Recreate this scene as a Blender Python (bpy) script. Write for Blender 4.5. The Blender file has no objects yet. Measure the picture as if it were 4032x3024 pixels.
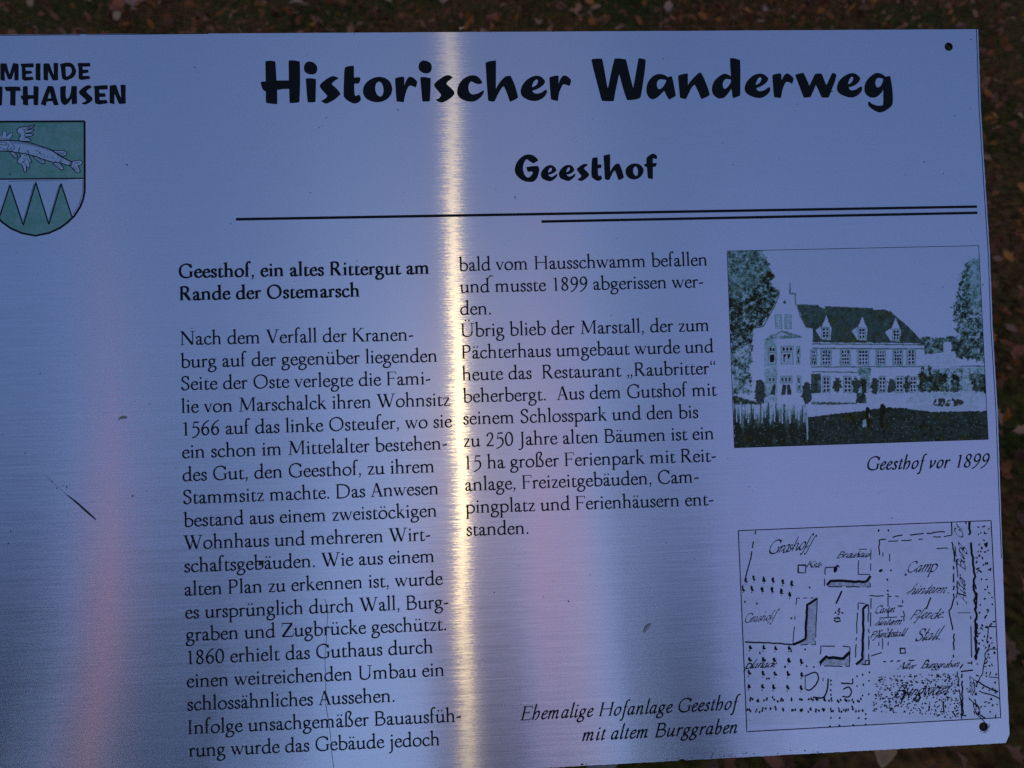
import bpy, bmesh, math, random
import numpy as np
from mathutils import Vector, Matrix

S = bpy.context.scene
COL = S.collection
R = math.radians

# ------------------------------------------------------------------ camera
cam_data = bpy.data.cameras.new("camera")
cam_data.sensor_fit = 'HORIZONTAL'; cam_data.sensor_width = 34.6
cam_data.lens = 34.6 * 3030.0 / 4032.0
cam_data.clip_start = 0.02; cam_data.clip_end = 500.0
cam_data.dof.use_dof = True; cam_data.dof.focus_distance = 0.44
cam_data.dof.aperture_fstop = 11.0
cam = bpy.data.objects.new("camera", cam_data); COL.objects.link(cam)
cam.matrix_world = Matrix(((0.9982939,0.0287674,-0.0508111,-0.0222857),(-0.0558620,0.7238090,-0.6877354,-0.3016407),(0.0169932,0.6894004,0.7241811,1.3676258),(0,0,0,1)))
S.camera = cam

# ------------------------------------------------------------------ sky, sun, exposure
SUN_AZ, SUN_EL = -1.5, 47.0            # degrees; azimuth from -Y (behind the viewer) towards +X
sun_dir = Vector((math.sin(R(SUN_AZ)) * math.cos(R(SUN_EL)), -math.cos(R(SUN_AZ)) * math.cos(R(SUN_EL)), math.sin(R(SUN_EL))))
PINK = (12.0, 3.9, 3.0)                 # same physical scale as the sky texture
W = bpy.data.worlds.new("World"); S.world = W; W.use_nodes = True
wn = W.node_tree.nodes; wl = W.node_tree.links
sky = wn.new("ShaderNodeTexSky"); sky.sky_type = 'NISHITA'; sky.sun_disc = False
sky.sun_elevation = R(SUN_EL); sky.sun_rotation = math.atan2(sun_dir.x, sun_dir.y)
sky.air_density = 1.0; sky.dust_density = 0.2; sky.ozone_density = 4.0
def W_(op, a, b=None, c=None, cl=False):
    n = wn.new("ShaderNodeMath"); n.operation = op; n.use_clamp = cl
    for i, q in enumerate((a, b, c)):
        if q is None: continue
        if isinstance(q, (int, float)): n.inputs[i].default_value = q
        else: wl.new(q, n.inputs[i])
    return n.outputs[0]
def dotv(v, d):
    n = wn.new("ShaderNodeVectorMath"); n.operation = 'DOT_PRODUCT'; wl.new(v, n.inputs[0]); n.inputs[1].default_value = d; return n.outputs['Value']
gen = wn.new("ShaderNodeTexCoord").outputs['Generated']
# glow patches added low in the southern sky for the metal to mirror: direction on the sky written as (right, up) slopes around a point 48 degrees high
e48 = R(48.0); fa = W_('MAXIMUM', dotv(gen, (0, -math.cos(e48), math.sin(e48))), 1e-3)
cu = W_('DIVIDE', dotv(gen, (1, 0, 0)), fa); cv = W_('DIVIDE', dotv(gen, (0, math.sin(e48), math.cos(e48))), fa)
cn = wn.new("ShaderNodeTexNoise"); cn.inputs['Scale'].default_value = 9.0; cn.inputs['Detail'].default_value = 4.0; wl.new(gen, cn.inputs['Vector'])
wob = W_('MULTIPLY', W_('SUBTRACT', cn.outputs['Fac'], .5), .035); cu2 = W_('ADD', cu, wob)
def bump(x, c, hw, soft):      # 1 inside c+-hw, fading over soft
    return W_('DIVIDE', W_('SUBTRACT', hw + soft, W_('ABSOLUTE', W_('SUBTRACT', x, c))), soft, cl=True)
PINK_PATCHES = [(-.443, .018, .035, -.23, .02, .05, .50), (-.482, .014, .028, -.315, .07, .09, .85), (.106, .026, .034, -.225, .03, .055, 1.0), (.0, .05, .06, -.17, .04, .09, .30)]  # pink glow added to the sky, mirrored as warm bands on the sign
LAVENDER_PATCHES = [(.56, .20, .12, -.26, .16, .16, .85)]  # lavender glow added to the sky to brighten the reflection around the plan
def cover(lst):
    tot = None
    for c, hw, so, vc, vh, vs, k in lst:
        m_ = W_('MULTIPLY', W_('MULTIPLY', bump(cu2, c, hw, so), bump(cv, vc, vh, vs)), k); tot = m_ if tot is None else W_('ADD', tot, m_)
    tot = W_('MULTIPLY', tot, W_('MULTIPLY', cn.outputs['Fac'], 2.0), cl=True)
    return W_('MULTIPLY', tot, W_('GREATER_THAN', dotv(gen, (0, 0, 1)), 0.0))
mixl = wn.new("ShaderNodeMix"); mixl.data_type = 'RGBA'; wl.new(cover(LAVENDER_PATCHES), mixl.inputs[0]); wl.new(sky.outputs[0], mixl.inputs[6]); mixl.inputs[7].default_value = (2.6, 2.6, 5.0, 1)
mixw = wn.new("ShaderNodeMix"); mixw.data_type = 'RGBA'; wl.new(cover(PINK_PATCHES), mixw.inputs[0]); wl.new(mixl.outputs[2], mixw.inputs[6]); mixw.inputs[7].default_value = (PINK[0], PINK[1], PINK[2], 1)
wl.new(mixw.outputs[2], wn["Background"].inputs[0]); wn["Background"].inputs[1].default_value = 0.15
sd = bpy.data.lights.new("sun", 'SUN'); sd.energy = 0.052; sd.angle = R(0.5); sd.color = (1.0, 0.72, 0.24)
sun = bpy.data.objects.new("sun", sd); COL.objects.link(sun)
sun.rotation_euler = sun_dir.to_track_quat('Z', 'Y').to_euler()
S.view_settings.view_transform = 'Standard'; S.view_settings.look = 'None'
S.view_settings.gamma = 1.0; S.view_settings.use_curve_mapping = False
S.view_settings.exposure = -0.6
S.render.engine = 'CYCLES'
S.cycles.max_bounces = 6; S.cycles.sample_clamp_indirect = 4.0
S.cycles.use_denoising = False

# ------------------------------------------------------------------ measured layout (mm in the sign's own plane; X right, Y up)
TITLE = [[[(-134.58,187.1,1),(-132.11,187.5,0),(-129.44,187.14,1),(-128.93,186.21,0),(-128.53,176.08,1),(-121.65,176.1,1),(-121.58,187.0,1),(-121.19,187.63,1),(-118.1,187.52,0),(-115.84,186.95,1),(-115.24,186.1,0),(-115.34,174.69,0),(-115.94,164.57,0),(-116.37,163.43,1),(-118.65,163.12,0),(-121.12,163.1,1),(-121.52,163.78,0),(-121.6,171.16,1),(-125.06,171.11,0),(-128.28,170.72,1),(-128.41,162.67,1),(-130.18,162.61,0),(-133.86,163.15,1),(-134.75,164.13,0),(-134.7,170.02,1),(-135.76,170.33,0),(-136.75,171.94,0),(-137.43,174.68,1),(-137.09,175.39,1),(-134.62,175.71,1)]],[[(-110.68,186.83,0),(-108.21,186.56,0),(-106.38,185.19,0),(-105.51,183.28,0),(-105.86,180.95,0),(-107.13,179.69,0),(-109.2,179.42,0),(-111.25,179.94,0),(-112.67,181.22,0),(-113.04,183.34,0),(-112.37,185.45,0)]],[[(-112.15,176.99,1),(-109.66,177.26,0),(-106.99,176.82,1),(-106.38,176.09,0),(-106.6,170.39,0),(-106.96,163.84,1),(-107.3,163.43,1),(-109.16,163.32,0),(-111.01,163.38,1),(-111.41,163.89,0),(-111.88,170.44,0)]],[[(-93.52,177.04,1),(-94.95,177.9,0),(-96.6,178.34,0),(-98.48,177.84,0),(-101.0,176.26,0),(-103.53,174.16,0),(-104.31,172.9,0),(-104.01,171.63,0),(-102.4,169.5,0),(-100.59,167.37,0),(-100.4,166.52,1),(-101.67,165.27,0),(-103.76,164.23,1),(-102.96,163.38,0),(-101.32,162.6,0),(-99.45,163.05,0),(-96.3,164.79,0),(-93.77,166.88,0),(-92.91,167.93,0),(-93.3,168.99,0),(-94.91,171.12,0),(-96.94,173.05,0),(-97.66,173.77,1),(-97.11,174.53,0),(-95.63,175.79,0)]],[[(-90.16,182.31,0),(-89.64,183.36,0),(-87.96,183.99,0),(-85.05,184.18,1),(-84.81,183.54,0),(-84.92,177.47,1),(-81.88,177.57,1),(-81.35,177.14,1),(-81.43,175.87,0),(-81.96,174.39,1),(-82.8,173.98,0),(-84.89,173.78,1),(-84.89,170.18,0),(-84.71,167.43,0),(-84.23,166.66,1),(-83.18,167.2,0),(-82.21,167.49,1),(-81.66,166.55,0),(-81.36,165.28,0),(-81.59,164.22,0),(-82.86,163.05,0),(-84.75,162.39,0),(-86.81,163.0,0),(-89.47,164.64,0),(-90.68,166.0,0),(-91.05,167.7,0),(-90.76,174.47,0),(-90.48,179.55,0)]],[[(-70.22,177.69,0),(-67.32,177.02,0),(-64.86,175.09,0),(-63.56,172.1,0),(-63.54,169.56,0),(-64.45,167.02,0),(-66.38,164.91,0),(-69.33,163.46,0),(-72.26,163.07,0),(-75.16,163.52,0),(-78.04,165.03,0),(-79.72,167.38,0),(-80.08,169.71,0),(-79.3,172.67,0),(-76.94,175.41,0),(-73.57,177.2,0)],[(-70.5,174.93,0),(-69.08,173.43,0),(-68.51,171.3,0),(-68.42,169.6,0),(-68.9,167.48,0),(-70.09,166.31,0),(-71.54,166.87,0),(-72.54,168.37,0),(-73.1,170.92,0),(-72.62,173.46,0),(-71.76,174.51,0)]],[[(-61.69,176.55,1),(-61.06,176.97,0),(-58.53,177.59,0),(-56.65,177.57,1),(-56.38,176.72,0),(-56.45,172.46,1),(-55.68,174.8,0),(-54.37,176.91,0),(-53.3,177.63,1),(-51.43,177.1,0),(-49.59,175.38,0),(-49.16,174.31,0),(-49.45,172.83,0),(-49.99,171.43,1),(-51.57,171.99,0),(-53.23,172.43,0),(-54.51,171.38,0),(-55.63,168.63,0),(-56.56,165.24,0),(-56.99,163.12,1),(-57.66,162.92,0),(-60.78,163.37,1),(-61.18,164.01,0),(-61.6,172.09,0)]],[[(-45.39,186.96,0),(-43.09,186.51,0),(-41.44,185.52,0),(-40.56,183.81,0),(-40.79,181.46,0),(-41.8,179.98,0),(-43.91,179.44,0),(-46.2,180.02,0),(-47.76,181.52,0),(-48.12,183.65,0),(-47.31,185.78,0)]],[[(-47.34,176.92,1),(-46.7,177.34,0),(-44.6,177.32,0),(-42.1,176.79,1),(-41.4,176.14,0),(-41.72,169.12,0),(-42.11,163.8,1),(-42.46,163.29,0),(-44.56,163.15,0),(-46.24,163.2,1),(-46.55,164.06,0),(-46.96,170.44,0)]],[[(-28.64,176.88,1),(-29.88,177.88,0),(-31.76,178.4,0),(-34.1,177.48,0),(-37.09,175.46,0),(-39.03,173.78,0),(-39.52,172.72,0),(-39.09,171.43,0),(-37.27,169.07,0),(-35.85,167.36,1),(-35.75,166.42,1),(-36.96,165.03,0),(-38.83,164.19,1),(-37.85,163.33,0),(-35.77,162.46,0),(-33.65,163.08,0),(-30.67,164.75,0),(-28.51,166.65,0),(-28.01,167.92,0),(-28.64,169.42,0),(-30.48,171.35,0),(-32.33,173.08,1),(-32.09,174.14,0),(-30.36,175.62,0)]],[[(-11.74,173.74,1),(-13.06,176.11,0),(-15.13,177.75,0),(-17.23,178.15,0),(-19.77,177.66,0),(-22.77,175.98,0),(-25.17,173.22,0),(-26.41,169.4,0),(-26.19,166.84,0),(-24.77,164.9,0),(-21.87,163.38,0),(-18.3,162.79,0),(-15.96,163.32,0),(-13.38,165.0,0),(-11.63,167.12,0),(-11.03,168.82,0),(-11.36,169.38,1),(-12.0,169.05,0),(-14.15,167.79,0),(-16.7,167.09,0),(-18.17,167.18,0),(-19.4,168.48,0),(-19.89,170.62,0),(-19.48,173.17,0),(-18.38,174.53,1),(-17.34,174.22,0),(-15.67,173.35,0),(-14.0,173.0,0),(-12.51,173.24,0)]],[[(-9.7,185.49,1),(-6.84,186.33,0),(-3.87,186.6,1),(-3.59,186.09,0),(-4.15,170.04,1),(-3.03,172.17,0),(-0.82,175.14,0),(1.79,177.48,1),(3.92,177.67,1),(4.75,177.24,0),(6.73,172.51,0),(8.06,167.36,0),(8.5,165.0,1),(7.76,164.36,0),(5.6,163.19,0),(4.1,162.65,1),(3.48,163.12,0),(2.32,166.99,0),(0.75,171.06,0),(0.13,171.41,1),(-0.96,170.44,0),(-3.19,166.61,0),(-4.54,163.85,0),(-5.21,162.79,1),(-6.69,162.8,0),(-8.58,163.25,1),(-8.85,164.1,0),(-9.33,173.51,0)]],[[(20.49,177.53,0),(22.59,176.66,0),(24.23,174.71,0),(24.28,173.64,0),(23.08,171.93,0),(20.25,170.03,0),(16.81,168.77,1),(17.63,167.69,0),(19.31,167.12,0),(21.88,167.65,0),(23.84,168.92,0),(24.84,169.55,1),(25.32,168.69,0),(25.06,167.19,0),(23.5,165.06,0),(20.9,163.46,0),(17.9,162.81,0),(14.52,163.44,0),(11.18,165.4,0),(10.18,167.34,0),(10.11,169.26,0),(11.17,172.04,0),(13.16,174.59,0),(15.77,176.5,0),(18.36,177.46,0)],[(19.65,175.39,1),(20.19,174.96,0),(20.11,173.67,0),(19.04,171.97,0),(16.87,170.83,1),(16.81,171.56,0),(17.6,173.7,0),(18.7,174.97,0)]],[[(26.93,176.4,1),(27.71,176.83,0),(30.29,177.45,0),(32.0,177.56,1),(32.32,177.0,0),(32.27,172.71,1),(32.98,174.85,0),(34.55,177.2,0),(35.84,177.62,1),(37.53,176.96,0),(39.11,175.44,0),(39.46,174.36,0),(39.1,172.64,0),(38.33,171.36,1),(36.95,172.02,0),(35.03,172.38,0),(33.92,170.97,0),(32.55,167.98,0),(31.8,164.55,0),(31.53,162.84,1),(30.68,162.85,0),(27.71,163.52,1),(27.41,164.6,0),(27.09,170.61,0)]],[[(51.77,186.32,1),(52.22,186.96,0),(54.59,187.29,0),(57.59,187.22,1),(58.21,186.48,0),(59.45,178.49,0),(60.49,171.16,0),(60.8,170.08,1),(61.38,172.01,0),(63.63,181.48,0),(65.1,186.65,1),(65.55,187.29,1),(68.78,187.27,0),(71.35,186.82,1),(72.1,186.16,0),(73.29,180.54,0),(74.77,173.62,0),(75.59,169.81,1),(76.25,172.74,0),(78.06,181.36,0),(79.34,187.19,1),(80.85,187.27,0),(82.99,186.6,1),(83.53,185.86,0),(82.74,179.6,0),(80.87,169.24,0),(79.84,164.5,1),(78.95,163.74,0),(76.13,163.03,0),(72.24,162.77,1),(71.61,163.29,0),(70.26,167.62,0),(68.74,173.67,0),(67.74,178.21,1),(66.59,173.69,0),(65.1,167.67,0),(64.16,162.94,1),(63.84,162.3,1),(60.62,162.24,0),(57.62,162.49,1),(56.8,163.44,0),(54.92,171.64,0),(53.05,179.84,0)]],[[(92.2,177.92,0),(94.34,177.34,0),(96.25,176.11,1),(98.21,176.65,1),(98.76,176.22,1),(99.38,172.96,0),(100.26,167.33,0),(100.54,165.38,1),(99.5,164.31,0),(96.64,162.91,1),(96.01,163.48,0),(94.39,166.74,0),(93.8,168.17,1),(92.22,166.54,0),(89.55,164.19,0),(87.13,163.14,0),(85.21,163.8,0),(83.77,165.76,0),(83.3,168.36,0),(83.75,171.38,0),(85.15,174.39,0),(87.84,176.96,0),(90.03,177.8,0)],[(91.0,174.64,0),(92.95,174.84,0),(95.23,174.3,1),(94.6,172.57,0),(92.78,170.0,0),(90.79,168.93,1),(89.96,169.81,0),(89.6,171.75,0),(89.96,173.48,0)]],[[(102.24,176.62,1),(103.22,177.26,0),(106.07,178.02,0),(107.81,178.09,1),(108.09,177.44,0),(107.9,171.15,1),(108.92,172.88,0),(112.09,176.32,0),(115.0,178.68,1),(115.87,178.46,1),(117.29,175.84,0),(119.27,170.62,0),(120.65,165.62,1),(119.48,164.54,0),(115.94,163.02,1),(115.31,163.5,0),(113.93,167.2,0),(112.12,171.12,0),(111.69,171.34,1),(110.11,169.83,0),(108.02,165.96,0),(106.62,163.29,1),(105.53,163.17,0),(103.38,163.75,1),(102.97,164.49,0),(102.55,170.77,0)]],[[(133.4,186.58,1),(133.86,187.09,1),(136.03,186.86,0),(138.84,185.97,1),(139.38,185.22,0),(139.29,178.26,0),(138.7,165.22,1),(138.23,164.58,0),(135.14,163.52,0),(134.39,163.4,1),(134.07,164.18,0),(133.6,168.96,1),(132.21,167.02,0),(129.48,164.01,0),(126.62,163.17,0),(124.68,163.84,0),(122.58,165.81,0),(121.98,168.42,0),(122.57,171.45,0),(124.2,174.26,0),(127.35,176.84,0),(130.0,177.77,0),(131.95,177.23,0),(133.57,176.22,1),(133.42,181.35,0)],[(130.76,174.72,1),(132.07,174.63,0),(133.58,174.31,1),(133.07,172.23,0),(131.0,169.64,0),(129.44,168.79,1),(128.74,169.88,0),(128.56,171.83,0),(129.42,173.78,0)]],[[(151.41,177.74,0),(153.79,176.85,0),(155.6,175.09,0),(155.65,174.0,0),(154.25,172.06,0),(151.55,170.34,0),(148.44,169.06,1),(149.04,167.75,0),(150.78,167.3,0),(153.21,167.93,0),(155.47,169.43,0),(156.27,169.77,1),(156.71,168.77,0),(156.48,167.25,0),(154.86,165.3,0),(152.61,163.8,0),(149.96,163.26,0),(146.48,163.86,0),(143.05,165.63,0),(141.59,167.6,0),(141.55,169.78,0),(142.66,172.6,0),(145.18,175.4,0),(147.88,177.12,0)],[(150.89,175.66,1),(151.61,175.13,0),(151.47,173.82,0),(150.31,172.09,0),(148.16,171.02,1),(148.34,172.11,0),(149.29,174.06,0),(149.99,175.14,0)]],[[(158.25,176.6,1),(159.06,177.03,0),(161.5,177.66,0),(163.49,177.73,1),(163.63,176.99,0),(163.76,173.5,1),(164.96,176.1,0),(166.56,177.62,1),(167.66,177.61,0),(169.59,176.28,0),(170.85,174.74,0),(170.56,173.0,0),(169.83,171.48,1),(168.33,172.37,0),(166.58,172.6,0),(165.19,170.87,0),(163.97,167.83,0),(163.27,164.78,0),(162.9,163.26,1),(162.24,163.14,0),(159.19,163.65,1),(158.71,164.83,0),(158.4,171.36,0)]],[[(171.9,176.7,1),(173.37,177.25,0),(176.05,177.93,1),(176.93,177.97,1),(177.95,175.99,0),(179.55,172.05,0),(180.27,170.16,1),(181.58,172.9,0),(183.73,176.82,1),(184.41,177.38,0),(187.51,177.44,1),(188.14,176.78,0),(189.53,172.83,0),(190.4,170.55,1),(191.26,171.94,0),(193.67,176.73,0),(194.6,177.82,1),(195.91,177.37,0),(196.76,176.4,1),(195.72,172.78,0),(193.27,167.11,0),(191.7,163.41,1),(190.89,163.12,0),(187.57,163.15,1),(186.95,164.12,0),(185.35,168.06,0),(184.05,170.7,1),(182.92,168.08,0),(180.99,164.17,1),(180.53,163.61,0),(176.98,163.12,1),(176.35,163.78,0),(174.38,169.47,0)]],[[(206.57,177.59,0),(208.97,176.69,0),(210.89,174.83,0),(210.93,173.74,0),(209.65,171.78,0),(207.13,170.05,0),(203.76,168.98,1),(204.59,167.66,0),(206.13,167.3,0),(208.37,167.93,0),(210.66,169.36,0),(211.47,169.57,1),(211.96,168.69,0),(211.72,167.16,0),(210.02,164.98,0),(207.52,163.47,0),(205.05,162.97,0),(201.54,163.75,0),(198.07,165.54,0),(196.83,167.52,0),(196.83,169.7,0),(197.93,172.54,0),(200.47,175.14,0),(203.43,176.87,0)],[(206.25,175.4,1),(206.8,174.78,0),(206.62,173.56,0),(205.43,171.81,0),(203.53,170.96,1),(203.76,172.05,0),(204.64,174.01,0),(205.35,174.97,0)]],[[(221.91,177.5,0),(224.55,176.69,0),(226.27,175.23,1),(228.74,175.65,1),(229.31,175.33,1),(229.72,172.47,0),(230.19,168.08,0),(230.31,162.81,0),(229.87,158.87,0),(228.36,156.91,0),(225.14,154.75,0),(222.21,153.91,0),(219.79,154.59,0),(217.19,156.15,0),(215.49,157.92,0),(215.1,159.02,0),(215.14,160.11,1),(215.83,160.55,1),(217.76,158.99,0),(220.83,158.0,0),(223.73,158.05,1),(224.21,158.93,0),(224.52,162.87,0),(224.6,167.69,1),(223.39,165.51,0),(220.62,163.35,0),(218.15,162.76,0),(215.73,163.39,0),(213.82,165.38,0),(213.26,167.8,0),(213.94,171.3,0),(216.22,174.57,0),(219.44,176.95,0)],[(222.23,174.6,1),(223.78,174.37,0),(225.0,173.83,1),(224.33,171.64,0),(222.9,169.46,0),(221.09,168.82,1),(220.25,170.15,0),(220.12,172.12,0),(220.86,173.87,0)]]]
SUB = [[[(19.11,128.19,1),(18.1,129.7,0),(16.03,131.31,0),(13.5,131.81,0),(10.94,131.29,0),(7.9,128.99,0),(5.9,125.82,0),(5.3,122.85,0),(5.95,120.29,0),(7.99,117.92,0),(10.9,116.3,0),(13.85,115.83,0),(15.98,116.09,0),(17.94,117.98,0),(19.0,120.52,0),(19.46,123.07,0),(18.88,125.0,1),(16.26,125.04,0),(12.43,124.58,1),(11.99,124.25,1),(12.45,122.53,0),(12.97,121.67,1),(14.46,121.87,0),(15.72,121.55,1),(15.26,120.36,0),(13.95,118.89,0),(12.45,118.49,0),(11.21,119.57,0),(10.23,121.93,0),(10.09,124.49,0),(10.81,127.03,0),(11.92,128.72,0),(12.77,128.92,1),(13.8,128.06,0),(16.09,126.53,1)]],[[(26.03,125.45,0),(27.92,124.74,0),(29.23,122.93,0),(28.89,121.65,0),(26.72,120.4,0),(24.58,119.8,1),(25.4,118.93,0),(26.67,118.61,0),(28.4,119.53,0),(29.36,120.36,1),(29.77,119.93,0),(29.57,118.87,0),(27.9,117.19,0),(25.74,116.07,0),(23.62,116.4,0),(21.12,117.72,0),(20.21,119.86,0),(20.83,121.98,0),(22.59,124.09,0),(24.54,125.21,0)],[(26.54,123.91,1),(26.72,122.96,0),(26.13,121.91,0),(24.54,121.08,1),(24.75,122.35,0),(25.55,123.62,0)]],[[(36.67,125.38,0),(38.36,124.84,0),(39.66,122.99,0),(39.32,121.71,0),(37.36,120.24,0),(35.13,119.77,1),(35.83,118.99,0),(37.31,118.66,0),(39.04,119.58,0),(39.92,120.42,1),(40.25,119.99,0),(39.95,118.71,0),(38.33,117.24,0),(36.37,116.07,0),(34.25,116.45,0),(31.53,117.77,0),(30.62,119.92,0),(31.24,122.04,0),(33.01,124.07,0),(34.96,125.19,0)],[(36.97,124.01,1),(37.15,123.02,0),(36.56,121.96,0),(34.96,121.05,1),(35.3,122.41,0),(36.11,123.68,0)]],[[(47.84,125.22,1),(46.92,125.75,0),(45.65,125.89,0),(43.91,125.15,0),(41.73,123.6,0),(41.15,122.84,0),(41.67,121.68,0),(43.1,119.73,0),(43.71,119.08,1),(43.04,118.02,0),(41.3,116.98,1),(42.13,116.33,0),(43.4,115.88,0),(45.34,116.7,0),(47.53,118.38,0),(48.21,119.44,0),(47.82,120.51,0),(46.37,122.03,0),(45.34,123.12,1),(46.01,124.05,0)]],[[(50.23,128.82,1),(50.89,129.37,0),(53.25,129.64,1),(53.53,129.21,0),(53.41,125.35,1),(55.25,125.46,1),(55.71,125.11,1),(55.49,123.82,0),(55.05,123.32,0),(53.46,123.13,1),(53.4,120.0,0),(53.74,118.71,1),(54.91,119.04,1),(55.63,117.83,0),(55.39,116.76,0),(54.51,116.14,0),(53.22,115.81,0),(51.74,116.39,0),(49.87,117.92,0),(49.5,119.63,0),(49.81,125.19,0)]],[[(56.91,130.44,1),(58.64,130.98,0),(60.58,131.25,1),(60.82,130.82,0),(60.54,121.18,1),(62.26,123.94,0),(64.04,125.63,1),(65.54,125.74,1),(66.16,125.17,0),(67.54,121.51,0),(68.4,117.85,1),(67.38,116.79,0),(65.43,116.14,1),(65.01,116.62,0),(63.85,120.27,0),(63.18,121.78,1),(62.15,120.73,0),(60.78,117.97,0),(59.86,116.35,1),(58.58,116.29,0),(57.52,116.73,1),(57.25,117.38,0),(57.06,124.66,0)]],[[(75.63,125.68,0),(78.18,124.87,0),(79.83,122.83,0),(79.98,120.89,0),(78.82,118.55,0),(76.61,116.87,0),(74.02,116.35,0),(71.47,117.16,0),(69.82,119.11,0),(69.47,121.48,0),(70.4,123.61,0),(72.6,125.21,0)],[(75.57,123.88,0),(76.48,122.88,0),(76.76,121.15,0),(76.48,119.23,0),(75.72,118.38,0),(74.75,118.91,0),(73.95,120.55,0),(74.01,122.27,0),(74.7,123.54,0)]],[[(82.2,129.02,0),(83.98,130.5,0),(85.73,131.29,0),(87.43,130.67,0),(88.33,129.37,0),(87.85,128.0,1),(86.7,128.31,0),(85.84,128.45,0),(85.67,127.25,0),(85.62,125.75,1),(87.69,125.85,1),(87.94,125.5,1),(87.4,123.79,1),(85.53,123.39,1),(85.45,119.95,0),(85.34,116.73,1),(84.99,116.44,0),(82.85,116.77,1),(82.44,117.42,0),(82.13,120.86,0),(82.09,123.44,1),(80.94,123.8,1),(80.54,124.53,1),(80.78,125.26,0),(81.86,125.5,1),(81.84,127.31,0)]]]
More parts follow.
